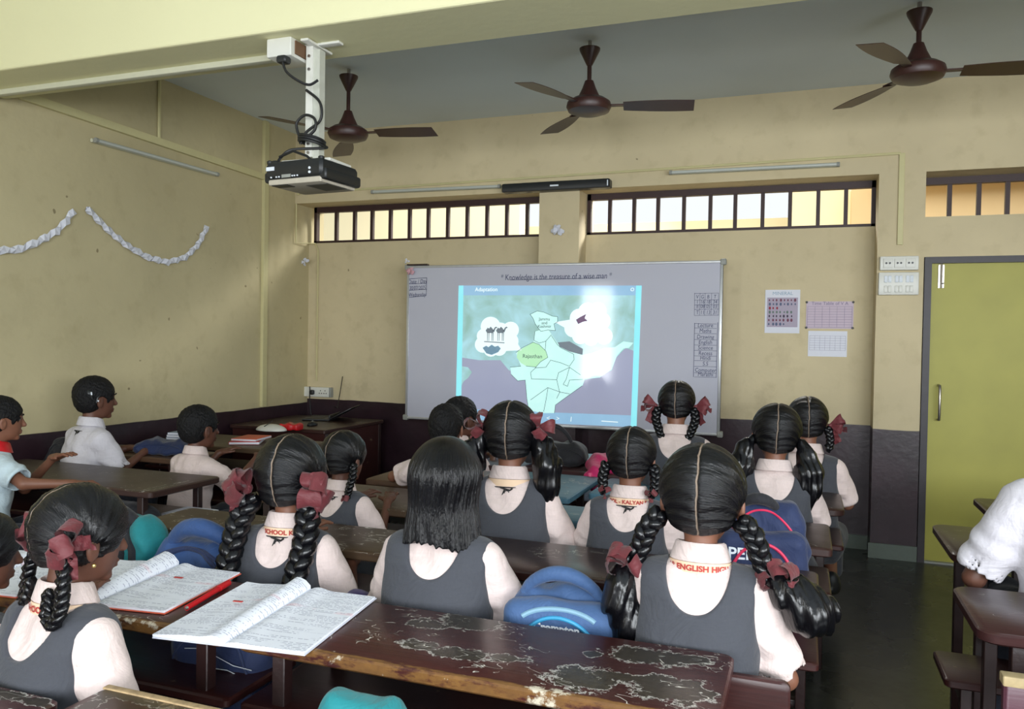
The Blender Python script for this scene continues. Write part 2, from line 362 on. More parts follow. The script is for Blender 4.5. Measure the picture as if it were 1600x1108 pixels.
_E = [((0, 0, 0), (1, 0, 0)), ((0, 1, 0), (1, 1, 0)), ((0, 0, 1), (1, 0, 1)), ((0, 1, 1), (1, 1, 1)),
      ((0, 0, 0), (0, 1, 0)), ((1, 0, 0), (1, 1, 0)), ((0, 0, 1), (0, 1, 1)), ((1, 0, 1), (1, 1, 1)),
      ((0, 0, 0), (0, 0, 1)), ((1, 0, 0), (1, 0, 1)), ((0, 1, 0), (0, 1, 1)), ((1, 1, 0), (1, 1, 1))]
def sdf_geo(f, lo, hi, h):
    lo = np.array(lo, float); hi = np.array(hi, float); nc = np.ceil((hi-lo)/(4*h)).astype(int)+1; n = nc*4
    cc = [lo[i]+(np.arange(nc[i])*4+1.5)*h for i in range(3)]
    C = np.stack(np.meshgrid(*cc, indexing='ij'), -1).reshape(-1, 3); dc = f(C).reshape(nc)
    D = np.repeat(np.repeat(np.repeat(dc, 4, 0), 4, 1), 4, 2)
    idx = np.argwhere(np.abs(D) < 5.2*h); P = lo+idx*h
    D[idx[:, 0], idx[:, 1], idx[:, 2]] = f(P)
    D[0], D[-1], D[:, 0], D[:, -1], D[:, :, 0], D[:, :, -1] = (1,)*6
    I = D < 0
    s = np.zeros(np.array(D.shape)-1, np.int8)
    for dx in (0, 1):
        for dy in (0, 1):
            for dz in (0, 1): s += I[dx:D.shape[0]-1+dx, dy:D.shape[1]-1+dy, dz:D.shape[2]-1+dz]
    A = np.argwhere((s > 0) & (s < 8)); acc = np.zeros((len(A), 3)); cnt = np.zeros(len(A))
    for a, b in _E:
        a = np.array(a); b = np.array(b); pa = A+a; pb = A+b
        da = D[pa[:, 0], pa[:, 1], pa[:, 2]]; db = D[pb[:, 0], pb[:, 1], pb[:, 2]]; m = (da < 0) != (db < 0)
        t = da[m]/(da[m]-db[m]); acc[m] += a+(b-a)*t[:, None]; cnt[m] += 1
    V = lo+(A+acc/cnt[:, None])*h
    vid = -np.ones(s.shape, np.int64); vid[A[:, 0], A[:, 1], A[:, 2]] = np.arange(len(A)); F = []
    for ax in range(3):
        u, v = (ax+1) % 3, (ax+2) % 3
        sl0 = [slice(1, -1)]*3; sl1 = [slice(1, -1)]*3; sl0[ax] = slice(0, -1); sl1[ax] = slice(1, None)
        a, b = I[tuple(sl0)], I[tuple(sl1)]; e = np.argwhere(a != b)
        if not len(e): continue
        fl = a[e[:, 0], e[:, 1], e[:, 2]]; e = e+np.array([0 if i == ax else 1 for i in range(3)])
        du = np.eye(3, dtype=int)[u]; dv = np.eye(3, dtype=int)[v]
        q = np.stack([vid[tuple((e-du-dv).T)], vid[tuple((e-dv).T)], vid[tuple(e.T)], vid[tuple((e-du).T)]], 1)
        q[~fl] = q[~fl][:, ::-1]; q = q[(q >= 0).all(1)]; F.append(q)
    return V, np.concatenate(F)
def sdf_obj(name, f, lo, hi, h, mat, parent=None):
    V, F = sdf_geo(f, lo, hi, h); me = bpy.data.meshes.new(name)
    me.vertices.add(len(V)); me.vertices.foreach_set('co', V.ravel().astype(np.float32))
    me.loops.add(F.size); me.loops.foreach_set('vertex_index', F.ravel().astype(np.int32))
    me.polygons.add(len(F)); me.polygons.foreach_set('loop_start', np.arange(0, F.size, 4, dtype=np.int32))
    me.polygons.foreach_set('use_smooth', np.ones(len(F), bool)); me.update(calc_edges=True); me.validate()
    me.materials.append(M[mat] if isinstance(mat, str) else mat)
    return link(bpy.data.objects.new(name, me), parent)

# ------------------------------------------------------------------ the room
XL, YF, YB, ZC = -4.38, 6.137, 6.36, 3.33
def struct(o, label=None): o['kind'] = 'structure'; return o
xp0, xp1 = -2.037, atY(905, 340, YF)[0]
b = MB(); b.box((-4.6, YB, 0), (.5, 6.6, 2.365)); b.box((XL-.22, YF, 2.70), (5, 6.6, ZC+.2))
b.box((xp0, YF, 0), (xp1, 6.6, 2.70)); b.box((.468, YF, 0), (.764, 6.6, 2.70))
b.box((.764, YF, 2.112), (5, 6.6, 2.388)); b.box((1.96, YF, 0), (5, 6.6, 2.112)); b.box((3.1, YF, 2.388), (5, 6.6, 2.70))
struct(b.build('wall_back', 'wall', smooth=False))
struct(MB().box((-4.6, -2.6, 0), (XL, 6.6, ZC+.2)).build('wall_left', 'wallL', smooth=False))
struct(MB().box((4.5, -2.6, 0), (4.7, 6.6, ZC+.2)).build('wall_right', 'wall', smooth=False))
struct(MB().box((-4.6, -2.7, 0), (4.7, -2.5, ZC+.2)).build('wall_rear', 'wall', smooth=False))
struct(MB().box((-4.6, -2.7, -.1), (4.7, 6.6, 0)).build('floor', 'floor', smooth=False))
struct(MB().box((-4.6, -2.7, ZC), (4.7, 6.6, ZC+.2)).build('ceiling', 'ceiling', smooth=False))
struct(MB().box((-4.38, 2.95, 2.84), (4.5, 3.335, ZC), .01).build('trim_1', 'beam', smooth=False))       # the cross beam
struct(MB().box((XL, -2.5, 0), (XL+.012, 6.3, .1)).build('baseboard_left', simple('grey_green_skirting', rgb(96, 106, 98), .5), smooth=False))
sk = MB(); sk.box((.455, YF-.014, 0), (.765, YF, .105)); sk.box((-4.36, YB-.014, 0), (.46, YB, .1)); struct(sk.build('baseboard_back', bpy.data.materials['grey_green_skirting'], smooth=False))
def vent(name, x0, x1, z0, z1, bars, Y=YB+.01):
    w = struct(thing(name, None, None, ((x0+x1)/2, Y, z0))); cx = (x0+x1)/2
    f = MB(); f.box((x0-cx, 0, 0), (x1-cx, .05, .022)); f.box((x0-cx, 0, z1-z0-.05), (x1-cx, .05, z1-z0)); f.box((x0-cx, 0, 0), (x0-cx+.028, .05, z1-z0)); f.box((x1-cx-.028, 0, 0), (x1-cx, .05, z1-z0))
    f.build('window_frame', 'grille', w, smooth=False)
    for x in bars: MB().box((x-cx-.014, .008, .02), (x-cx+.014, .042, z1-z0-.045)).build('window_bar', 'grille', w, smooth=False)
X = lambda px, py=340, Y=YB: atY(px, py, Y)[0]
vent('window_1', X(490), xp0, 2.365, 2.70, [X(p) for p in (523, 551.6, 579, 607.7, 637.7, 667, 697.6, 728, 759, 790, 822)])
vent('window_2', xp1+.005, .468, 2.365, 2.70, [X(p) for p in (951.5, 989.5, 1027, 1067.5, 1109, 1148, 1191, 1234, 1278, 1321.5)])
vent('window_3', .764, 3.1, 2.388, 2.70, [X(p, 300) for p in (1485, 1531, 1576, 1621, 1667, 1714, 1762)])
# corridor and the block across, seen through the ventilators
M['far'] = simple('sunlit_cream_plaster', rgb(246, 234, 194), .8, var=.06, vs=1.5)
M['far2'] = simple('sunlit_peach_plaster', rgb(226, 198, 150), .8, var=.08, vs=1.5)
xa = atY(812, 340, 8.6)[0]; xb = atY(1232, 340, 8.6)[0]; xc = atY(1330, 340, 8.4)[0]
b = MB(); b.box((-7.5, 8.6, 0), (xa, 8.8, 3.6)); b.box((xb, 8.6, 0), (xc, 8.8, 3.6))
tag(b.build('corridor_wall', 'far', smooth=False), kind='structure')
tag(MB().box((-7.5, 9.6, 0), (4, 9.8, atY(1000, 348, 9.6)[2])).build('corridor_parapet', 'far', smooth=False), kind='structure')
b = MB(); b.box((xc, 8.4, 0), (6, 8.6, 3.02)); b.box((xc+.25, 8.2, 3.02), (6, 8.6, 3.8)); tag(b.build('corridor_side_wall', 'far2', smooth=False), kind='structure')
tag(MB().box((-7.5, 6.6, -.1), (6, 9.8, 0)).build('corridor_floor', 'floor', smooth=False), kind='structure')
# door
d = struct(thing('door_1', None, None, (.78, YF, 0)))
MB().box((.03, .03, .012), (1.13, .07, 2.07)).build('door_panel', 'door', d, smooth=False)
f = MB(); f.box((-.012, -.012, 0), (.032, .09, 2.112)); f.box((.032, -.012, 2.068), (1.18, .09, 2.112)); f.box((1.135, -.012, 0), (1.18, .09, 2.068)); f.build('door_frame', 'doorf', d, smooth=False)
hx, _, hz = atY(1467, 602, YF+.02); hz2 = atY(1467, 656, YF+.02)[2]; hx -= .78
MB().tube([(hx, .03, hz), (hx, -.02, hz-.003), (hx, -.032, hz-.03), (hx, -.032, hz2+.03), (hx, -.02, hz2+.003), (hx, .03, hz2)], .009, 10).build('door_handle', 'steel', d)
bx = atY(1472, 412, YF)[0]-.78
k = MB().box((bx-.018, .02, 1.90), (bx+.018, .03, 2.06)).tube([(bx, .012, 1.9), (bx, .012, 2.07)], .006); k.tube([(bx, .012, 1.93), (bx+.012, -.006, 1.93)], .004); k.build('tower_bolt', 'steel', d)
struct(MB().box((.79, YF-.01, 0), (1.95, YF+.03, .012)).build('trim_2', 'grey_p' and M['grey_p'], smooth=False))

# ------------------------------------------------------------------ wall fittings
def cond(name, pts, r, mat, label):
    return tag(MB().tube(pts, r, 6).build(name, mat), label, 'conduit')
lw = XL+.015
p0 = atX(-40, 143, lw)
b = MB()
for (y0, z0, y1, z1) in ((1.5, 2.90, 6.13, 2.815),):
    XA = XL+.002; b.add([(XA, y0, z0), (XL+.03, y0, z0), (XL+.03, y0, z0+.05), (XA, y0, z0+.05), (XA, y1, z1), (XL+.03, y1, z1), (XL+.03, y1, z1+.05), (XA, y1, z1+.05)], [(0, 1, 2, 3), (7, 6, 5, 4), (0, 4, 5, 1), (1, 5, 6, 2), (2, 6, 7, 3), (3, 7, 4, 0)])
tag(b.build('wire_trunking', 'cond', smooth=False), 'long pale wire trunking running along the left wall below the beam', 'conduit')
cond('conduit_pipe', [(lw, 4.49, 2.88), (lw, 4.49, 3.33)], .012, 'cond', 'thin cream conduit rising from the left wall trunking to the ceiling')
tag(MB().box((XL, 5.66, .88), (XL+.03, 5.72, 3.33), .004).build('cover_strip', 'cond'), 'wide cream vertical strip down the left wall near the corner', 'conduit')
cond('conduit_pipe', [(XL+.03, YF-.012, 2.78), (-4.32, YF-.012, 2.79), (atY(1407, 240, YF)[0], YF-.012, atY(1407, 240, YF)[2])], .010, 'cond', 'cream conduit running across the front wall above the ventilators')
cx = atY(1408, 300, YF)[0]
tag(MB().box((cx-.018, YF-.016, 2.2), (cx+.018, YF, atY(1407, 240, YF)[2]), .003).build('wire_trunking', 'cond'), 'cream trunking dropping down the column to the switch boards', 'conduit')
cc = atY(459, 320, YF)[0]
cond('conduit_pipe', [(-4.36, YF-.01, 2.7), (-4.36, YF-.01, atY(459, 380, YF)[2]), (-4.30, YB-.015, 2.36), (-4.27, YB-.015, 2.30), (-4.27, YB-.015, 1.08)], .007, 'cond', 'thin conduit going down the front corner to the socket box')
xq = atZ(0, 143, 2.835); xr = atZ(432, 90, 2.835)
tag(MB().box((XL+.002, xq[1]-.02, 2.81), (xr[0], xq[1]+.02, 2.84), .004).build('wire_trunking', 'condw'), 'white cable trunking under the beam leading to the projector box', 'conduit')
def tube_light(p, q, label, ends=True, wall='b'):
    r = thing('tube_light', label, 'tube light', ((p[0]+q[0])/2, (p[1]+q[1])/2, (p[2]+q[2])/2), group=None)
    v = Vector(q)-Vector(p); h = v/2; off = Vector((0, -.03, 0)) if wall == 'b' else Vector((.03, 0, 0))
    MB().tube([-h, h], .013, 8).build('batten', 'condw', r)
    MB().tube([-h*.97+off, h*.97+off], .013, 10).build('lamp_tube', simple('frosted_tube', rgb(190, 194, 186), .3, var=.03) if 'frosted_tube' not in bpy.data.materials else bpy.data.materials['frosted_tube'], r)
    for s in (-1, 1): MB().tube([h*s*.965+off*1.0, h*s+off*1.0], .017, 8).build('end_cap', 'grey_p', r)
tube_light(atY(583, 301, YF-.02), atY(784, 292, YF-.02), 'unlit tube light above the left ventilator beside the sound bar')
tube_light(atY(1047, 271, YF-.02), atY(1312, 258, YF-.02), 'unlit tube light above the right ventilator over the whiteboard')
tube_light(atX(143, 219, XL+.02), atX(336, 273, XL+.02), 'unlit tube light on the left wall under the trunking', wall='l')
# sound bar
a, c = atY(786, 295, YF-.06), atY(954, 287, YF-.06); r = thing('sound_bar', 'black sound bar speaker mounted above the central pillar', 'speaker', ((a[0]+c[0])/2, YF-.05, (a[2]+c[2])/2)); hw = (c[0]-a[0])/2
MB().box((-hw, -.045, -.036), (hw, .045, .036), .012).build('body', 'black', r)
MB().tube([(-.3, .04, .045), (.2, .04, .045), (.25, .03, .036)], .007).build('cable', 'cable', r)
MB().box((-.035, -.047, -.006), (.035, -.045, .006)).build('logo_mark', 'print', r)
MB().box((hw-.02, -.047, -.022), (hw-.012, -.045, .022)).build('end_light', 'print', r)
# switch boards on the column
def board_box(px0, px1, py0, py1, name, label, cat):
    a = atY(px0, py0, YF-.02); c = atY(px1, py1, YF-.02); w, h = abs(c[0]-a[0]), abs(a[2]-c[2])
    r = thing(name, label, cat, ((a[0]+c[0])/2, YF, (a[2]+c[2])/2)); MB().box((-w/2, -.035, -h/2), (w/2, 0, h/2), .006).build('housing', 'white_p', r); return r, w, h
r, w, h = board_box(1375, 1435, 401, 422, 'socket_board', 'upper white socket board with three modules on the column by the door', 'switch board')
for k in (-1, 0, 1):
    m = MB().box((k*w*.29-w*.12, -.042, -h*.32), (k*w*.29+w*.12, -.035, h*.32), .002).build('socket_module', 'white_p', r)
    for s in (-1, 1): MB().tube([(k*w*.29+s*w*.045, -.046, 0), (k*w*.29+s*w*.045, -.04, 0)], .007).build('socket_hole', 'black', m)
r, w, h = board_box(1373, 1435, 426, 461, 'switch_board', 'lower white board with six light switches on the column by the door', 'switch board')
for k in (-1, 0, 1):
    for j, mt in ((.2, 'print'), (-.24, 'white_p')):
        for s in (-1, 1): MB().box((k*w*.27+s*w*.05-w*.042, -.041, j*h-h*.15), (k*w*.27+s*w*.05+w*.042, -.034, j*h+h*.15), .003).build('switch', mt, r)
a = atY(476, 604, YB-.03); c = atY(518, 621, YB-.03); w, h = c[0]-a[0], a[2]-c[2]
r = thing('socket_box', 'white wall socket box with a black plug in the front left corner', 'socket', ((a[0]+c[0])/2, YB, (a[2]+c[2])/2))
MB().box((-w/2, -.05, -h/2), (w/2*.86, 0, h/2), .005).build('housing', 'white_p', r); MB().box((w/2*.86, -.045, -h/2), (w/2, 0, h/2), .004).build('end_plate', 'grey_p', r)
for k in (.02, .07):
    for dx, dz in ((-.012, -.01), (.012, -.01), (0, .014)): MB().tube([(k+dx+.02, -.052, dz), (k+dx+.02, -.048, dz)], .005).build('socket_hole', 'black', r)
MB().box((-.06, -.09, -.025), (-.02, -.05, .02), .01).build('plug', 'black', r)
MB().tube([(-.05, -.09, .05), (-.055, -.08, .02), (-.06, -.075, -.06), (-.055, -.06, -.2), (0, -.08, -.27)], .005).build('cable', 'cable', r)
# posters
def poster(px0, px1, py0, py1, name, label, mat, Y=YB-.003):
    a = atY(px0, py0, Y); c = atY(px1, py1, Y); w, h = c[0]-a[0], a[2]-c[2]
    r = thing(name, label, 'poster', ((a[0]+c[0])/2, Y, (a[2]+c[2])/2)); MB().box((-w/2, -.002, -h/2), (w/2, .002, h/2)).build('sheet', mat, r, smooth=False); return r, w, h
r, w, h = poster(1196, 1249, 453, 521, 'picture_chart', 'printed chart with rows of small coloured pictures on the front wall', 'paperw')
MB().box((-w*.44, -.0035, -h*.36), (w*.44, -.002, h*.32)).build('picture_field', simple('lilac_field', rgb(178, 168, 186), .8, var=.05), r, smooth=False)
pc = [simple('chart_ink', q, .7) for q in (rgb(120, 70, 90), rgb(90, 100, 130), rgb(150, 40, 60), rgb(100, 120, 110), rgb(70, 60, 80))]
for j, n in enumerate((8, 8, 3, 7, 7, 7, 5)):
    b = MB()
    for i in range(n):
        x = -w*.37+i*w*.105+random.uniform(-1, 1)*.003; z = h*.26-j*h*.092; rr = random.uniform(.006, .011)
        b.lathe([(rr, 0), (rr, .001)], n=10); vs = b.v[-20:]; b.v[-20:] = [(x+p[0]*.8, -.0036-p[2], z+p[1]*1.2) for p in vs]
    b.build('picture_row', pc[j % 5], r, smooth=False)
b = MB(); text_on(b, 'MINERAL', .036, lambda x, y: (x, -.003, h*.38+y)); b.build('title', simple('faint_blue_print', rgb(150, 176, 196), .8), r, smooth=False)
def grid(w, h, z0, cols, rows, y=-.003, t=.0016):
    b = MB()
    for i in range(cols+1): x = -w/2+w*i/cols; b.box((x-t/2, y-.0005, z0-h/2), (x+t/2, y, z0+h/2))
    for j in range(rows+1): z = z0-h/2+h*j/rows; b.box((-w/2, y-.0005, z-t/2), (w/2, y, z+t/2))
    return b
M['gridink'] = simple('grey_print', rgb(128, 118, 148), .8)
r, w, h = poster(1260, 1333, 471, 514, 'timetable_sheet', 'pinkish timetable sheet pinned by four tacks on the front wall', 'pinkpaper')
grid(w*.94, h*.76, -h*.07, 6, 8).build('table_lines', 'gridink', r, smooth=False)
b = MB(); text_on(b, 'Time Table of V A', .034, lambda x, y: (x, -.003, h*.37+y)); b.build('title', 'gridink', r, smooth=False)
for sx in (-1, 1):
    for sz in (-1, 1): MB().lathe([(.004, 0), (.009, .004), (.006, .009)], n=8).build('tack', 'black', r).matrix_local = Matrix.Translation((sx*w*.49, -.002, sz*h*.47)) @ Matrix.Rotation(PI/2, 4, 'X')
r, w, h = poster(1263, 1323, 517, 558, 'chart_sheet', 'white ruled sheet stuck just below the pinned timetable', 'paperw')
grid(w*.92, h*.56, h*.03, 7, 6, t=.0012).build('table_lines', 'gridink', r, smooth=False)

# ------------------------------------------------------------------ whiteboard
YW = 6.07
TL, TR, BL, BR = (atY(*p, YW) for p in ((636, 416), (1131, 406), (634, 658), (1124, 677)))
wx0, wx1 = (TL[0]+BL[0])/2, (TR[0]+BR[0])/2; wz1, wz0 = (TL[2]+TR[2])/2, (BL[2]+BR[2])/2
wb = thing('whiteboard', 'large white marker board with aluminium edge on the front wall', 'whiteboard', ((wx0+wx1)/2, YW, wz0)); ww, wh = (wx1-wx0)/2, wz1-wz0
MB().box((-ww, 0, 0), (ww, .02, wh)).build('writing_surface', 'board', wb, smooth=False)
f = MB(); t = .02
f.box((-ww, -.008, wh-t), (ww, .03, wh), .004); f.box((-ww, -.008, 0), (ww, .03, t), .004); f.box((-ww, -.008, t), (-ww+t, .03, wh-t), .004); f.box((ww-t, -.008, t), (ww, .03, wh-t), .004)
f.build('frame', 'alu', wb)
for sx in (-1, 1):
    for z in (.012, wh-.012): MB().box((sx*ww-.022, -.013, z-.024), (sx*ww+.022, .032, z+.024), .01).build('corner_cap', 'grey_p', wb)
for sx in (-.75, .5): MB().box((sx*ww-.03, .028, .2), (sx*ww+.03, .068 if sx > 0 else .28, wh-.2)).build('mounting_batten', 'leg', wb, smooth=False)
def bp(px, py, off=-.0012):    # a point of the board's face
    p = atY(px, py, YW); return (p[0]-(wx0+wx1)/2, off, p[2]-wz0)
def stroke(b, pts, w=.003, off=-.0012):
    for p, q in zip(pts[:-1], pts[1:]):
        p = Vector(bp(*p, off)); q = Vector(bp(*q, off)); d = (q-p); 
        if d.length < 1e-6: continue
        n = Vector((-d.z, 0, d.x)).normalized()*w/2; e = d.normalized()*w*.3; b.add([p-n-e, q-n+e, q+n+e, p+n-e], [(0, 1, 2, 3)])
def btext(b, txt, px, py, hgt, ang=0, off=-.0012, shear=.1, bold=0, sx=1.0):
    o = Vector(bp(px, py, off)); ca, sa = math.cos(ang), math.sin(ang)
    text_on(b, txt, hgt, lambda x, y: (o.x+x*sx*ca-y*sa, off, o.z+x*sx*sa+y*ca), shear, bold)
b = MB()
btext(b, '* Knowledge is the treasure of a wise man *', 867, 436.5, .066, .005, sx=.78); stroke(b, [(797, 437.5), (937, 434.5)], .004)
b.build('motto_writing', 'ink', wb, smooth=False)
b = MB(); stroke(b, [(638, 436), (667, 434), (666, 462), (638, 465)], .004); stroke(b, [(638, 444), (667, 443)]); stroke(b, [(638, 454), (667, 452)])
btext(b, 'Date / Day', 652.5, 443, .05, .03, sx=.8); btext(b, '30/07/2025', 652.5, 453, .05, .03, sx=.68); btext(b, 'Wednesday', 652, 463.5, .05, .03, sx=.68)
b.build('date_box_writing', 'ink', wb, smooth=False)
b = MB(); rows = [458, 468.5, 476, 483, 492.5]; cols = [(1085.5, 1085), (1094, 1093), (1102, 1101), (1112, 1111), (1123, 1122)]
for y in rows: stroke(b, [(1085, y+.6), (1123, y)], .0025)
for x0, x1 in cols: stroke(b, [(x0, rows[0]), (x1, rows[-1])], .0025)
for y, rw in zip((466.5, 474.5, 481.5, 491), (('V', 'G', 'B', 'T'), ('I', '16', '18', '34'), ('II', '08', '05', '03'), ('T', '11', '13', '31'))):
    for x, s_ in zip((1089.5, 1097.5, 1106.5, 1117), rw): btext(b, s_, x, y, .04, sx=.8)
b.build('attendance_table', 'ink', wb, smooth=False)
b = MB(); ys = [506, 513, 521.5, 531, 539.5, 548, 556.5, 564, 573, 583, 589.5]
for y in ys: stroke(b, [(1085, y-.5), (1119.5, y+.3)], .0025)
stroke(b, [(1085.5, 505), (1083.5, 589)], .0035); stroke(b, [(1121.5, 504), (1119, 590)], .0035)
for y, s_ in zip(ys[1:], ('Lecture', 'Maths', 'Drawing', 'English', 'Science', 'Recess', 'Hindi', 'S.S', 'Computer', 'Marathi')): btext(b, s_, 1102, y-1.6, .043, .0, sx=.85)
b.build('timetable_writing', 'ink', wb, smooth=False)
MB().box((-ww+.01, -.03, wh), (-ww+.2, .01, wh+.012)).build('marker_rest', 'leg', wb)
# the projected lesson slide
sl = thing('projected_slide', 'bright projected lesson slide with a map of states and cloud callouts', 'projection', ((wx0+wx1)/2, YW, wz0))
def spoly(name, pts, mat, lay, crop=True):
    q = [((620+x/2.963, 390+y/2.963) if crop else (x, y)) for x, y in pts]
    return MB().poly([bp(x, y, -.0008-.0004*lay) for x, y in q][::-1], (0, -1, 0), .0003).build(name, mat, sl, smooth=False)
spoly('sea_background', [(717, 446), (1003, 446), (994, 668), (712, 655)], 's_ocean', 1, False)
land = [(303, 212), (1105, 212), (1100, 470), (1060, 455), (1015, 500), (995, 560), (870, 605), (700, 600), (600, 600), (560, 560), (520, 560), (480, 512), (380, 512), (300, 500)]
spoly('terrain', land, 's_bg', 2); spoly('coast', [(300, 540), (330, 545), (348, 568), (330, 595), (310, 610), (297, 638)], 's_bg', 2)
spoly('title_bar', [(307, 167), (1110, 167), (1108, 212), (303, 212)], 's_bar', 2); spoly('control_bar', [(292, 738), (1088, 768), (1085, 822), (290, 785)], 's_bar', 2)
spoly('side_strip', [(287, 167), (309, 167), (297, 792), (272, 785)], 's_side', 3); spoly('side_strip', [(1108, 167), (1134, 167), (1110, 822), (1083, 820)], 's_side', 3)
jk = [(618, 300), (650, 285), (682, 290), (720, 308), (745, 310), (745, 335), (728, 345), (735, 375), (700, 372), (668, 378), (642, 345), (632, 320)]
spoly('map_land', [(640, 380), (665, 372), (702, 370), (718, 395), (742, 430), (760, 450), (800, 470), (860, 487), (900, 480), (960, 455), (1010, 452), (1050, 425), (1095, 432), (1075, 455), (1050, 458), (1020, 490), (995, 555), (940, 592), (870, 600), (860, 630), (790, 680), (735, 720), (730, 757), (680, 757), (612, 745), (602, 690), (595, 605), (560, 608), (530, 578), (526, 545), (575, 540), (560, 500), (552, 478), (580, 455), (632, 430), (638, 400)], 's_land', 3)
spoly('map_land', jk, 's_land', 4)
spoly('map_state', [(560, 470), (632, 430), (660, 440), (690, 470), (700, 500), (665, 520), (645, 545), (600, 540), (575, 525), (556, 500)], 's_green', 4)
def cloud(name, circ, tip, lay):
    for i, (x, y, r_) in enumerate(circ):
        spoly(name, [(x+r_*math.cos(a*PI/10), y+r_*math.sin(a*PI/10)) for a in range(20)], 's_white', lay+i*.06)
    spoly(name, tip, 's_white', lay-.1)
cloud('cloud_callout', [(435, 357, 46), (480, 382, 44), (528, 372, 38), (405, 400, 34), (400, 440, 38), (436, 462, 34), (475, 458, 34), (520, 425, 44), (470, 415, 60)], [(540, 400), (578, 466), (500, 470)], 5)
cloud('cloud_callout', [(885, 290, 45), (930, 285, 42), (845, 318, 44), (818, 365, 42), (850, 400, 38), (905, 360, 66), (950, 330, 40), (960, 400, 40), (900, 410, 36)], [(732, 336), (830, 320), (810, 380)], 5)
b = MB()
for ln in ([(552, 478), (580, 455), (632, 430), (660, 440), (690, 470), (700, 500), (665, 520), (645, 545), (600, 540)], [(640, 380), (636, 420), (660, 432), (690, 425), (716, 395)], [(690, 425), (688, 465)], [(718, 400), (745, 440), (760, 455), (820, 485), (822, 510), (800, 540), (760, 525), (712, 512), (690, 545), (640, 548)],
           [(645, 545), (620, 570), (625, 598), (740, 602), (750, 570), (800, 545), (850, 580)], [(800, 545), (785, 600), (770, 625), (790, 632), (800, 605), (860, 602)], [(740, 602), (755, 660), (800, 668)], [(620, 695), (700, 640), (755, 660), (740, 690)], [(700, 640), (690, 700), (680, 750)], [(595, 605), (602, 690), (612, 745)], [(530, 578), (560, 608), (595, 604)], [(526, 545), (575, 540)], [(860, 630), (790, 680), (735, 720), (730, 757)], jk+[jk[0]]):
    stroke(b, [(620+x/2.963+random.uniform(-.3, .3), 390+y/2.963+random.uniform(-.3, .3)) for x, y in ln], .0035, -.0036)
b.build('state_outlines', 's_ink', sl, smooth=False)
spoly('mountain_shade', [(745, 430), (800, 425), (862, 460), (860, 488), (800, 472), (755, 450)], 's_brown', 4)
b = MB(); cvt = lambda x, y: (620+x/2.963, 390+y/2.963)
for t_, x, y, h_ in (('Jammu', 684, 328, .034), ('and', 684, 346, .034), ('Kashmir', 684, 362, .034), ('Rajasthan', 628, 502, .044)): btext(b, t_, *cvt(x, y), h_, 0, -.0036, 0, .0002)
b.build('map_names', 's_ink', sl, smooth=False)
b = MB(); btext(b, 'Adaptation', *cvt(415, 193), .045, 0, -.003, 0, .0004); b.build('slide_title', 's_white', sl, smooth=False)
for nm, tx, x_, y_, h_ in (('previous_button', '<', 700, 790, .05), ('next_button', '>', 745, 792, .05), ('page_number', '1', 806, 796, .055), ('info_icon', 'o', 1090, 193, .06)):
    b = MB(); btext(b, tx, *cvt(x_, y_), h_, 0, -.003); b.build(nm, 's_white', sl, smooth=False)
spoly('volume_slider', [(948, 792), (1024, 797), (1024, 801), (948, 796)], 's_white', 4)
def camel(ox, oy, s):
    for part in ([(0, 20), (8, 8), (14, 12), (20, 4), (28, 12), (32, 20), (30, 30), (6, 30)], [(28, 22), (36, 8), (42, 4), (48, 8), (40, 12), (34, 28)]):
        spoly('camel_picture', [(ox+x*s, oy+y*s) for x, y in part], 's_brown', 7)
    for lx in (6, 12, 24, 29): spoly('camel_picture', [(ox+lx*s, oy+28*s), (ox+(lx+3)*s, oy+28*s), (ox+(lx+2)*s, oy+62*s), (ox+lx*s, oy+62*s)], 's_brown', 7)
camel(412, 352, 1.15); camel(460, 352, 1.15)
spoly('camel_picture', [(405, 424), (500, 430), (498, 434), (405, 428)], 's_brown', 7)
spoly('desert_picture', [(398, 455), (415, 445), (425, 452), (440, 440), (455, 450), (470, 445), (482, 458), (470, 475), (440, 488), (415, 480)], simple('projected_blue_tone', rgb(140, 182, 210), .4), 7)
spoly('animal_picture', [(830, 325), (850, 312), (878, 298), (870, 318), (885, 330), (862, 335), (840, 345)], simple('projected_red_tone', rgb(136, 104, 140), .4), 7)

# ------------------------------------------------------------------ paper decorations
def garland(pts, label):
    P = [atX(x, y, XL+.025) for x, y in pts]; out = []
    for i in range(len(P)-1):
        n = max(2, int((Vector(P[i+1])-Vector(P[i])).length/.028)); out += [Vector(P[i]).lerp(Vector(P[i+1]), k/n) for k in range(n)]
    b = MB(); prev = None
    for i, p in enumerate(out):
        t_ = (out[min(i+1, len(out)-1)]-out[max(i-1, 0)]).normalized(); n = Vector((1, 0, 0)); u = t_.cross(n).normalized()
        a = i*1.35; w = .024+.006*math.sin(i*2.1)
        d1 = (u*math.cos(a)+n*math.sin(a)*.7)*w; d2 = (u*math.cos(a+2.1)+n*math.sin(a+2.1)*.7)*w; d3 = (u*math.cos(a+4.2)+n*math.sin(a+4.2)*.7)*w
        cur = [p+d1, p+d2, p+d3]
        if prev: b.add(prev+cur, [(k, (k+1) % 3, 3+(k+1) % 3, 3+k) for k in range(3)])
        prev = cur
    tag(b.build('paper_garland', 'paperg', smooth=False), label, 'garland')
M['paperg'] = simple('white_crepe_paper', rgb(216, 218, 228), .8, var=.05, vs=60)
garland([(-45, 388), (0, 392), (30, 390), (60, 378), (88, 362), (104, 345), (118, 324)], 'twisted white paper garland on the left wall, swag cut by the photo edge')
garland([(136, 325), (150, 340), (175, 365), (200, 385), (232, 403), (262, 410), (290, 402), (310, 382), (326, 350)], 'twisted white paper garland on the left wall, U-shaped swag nearer the corner')
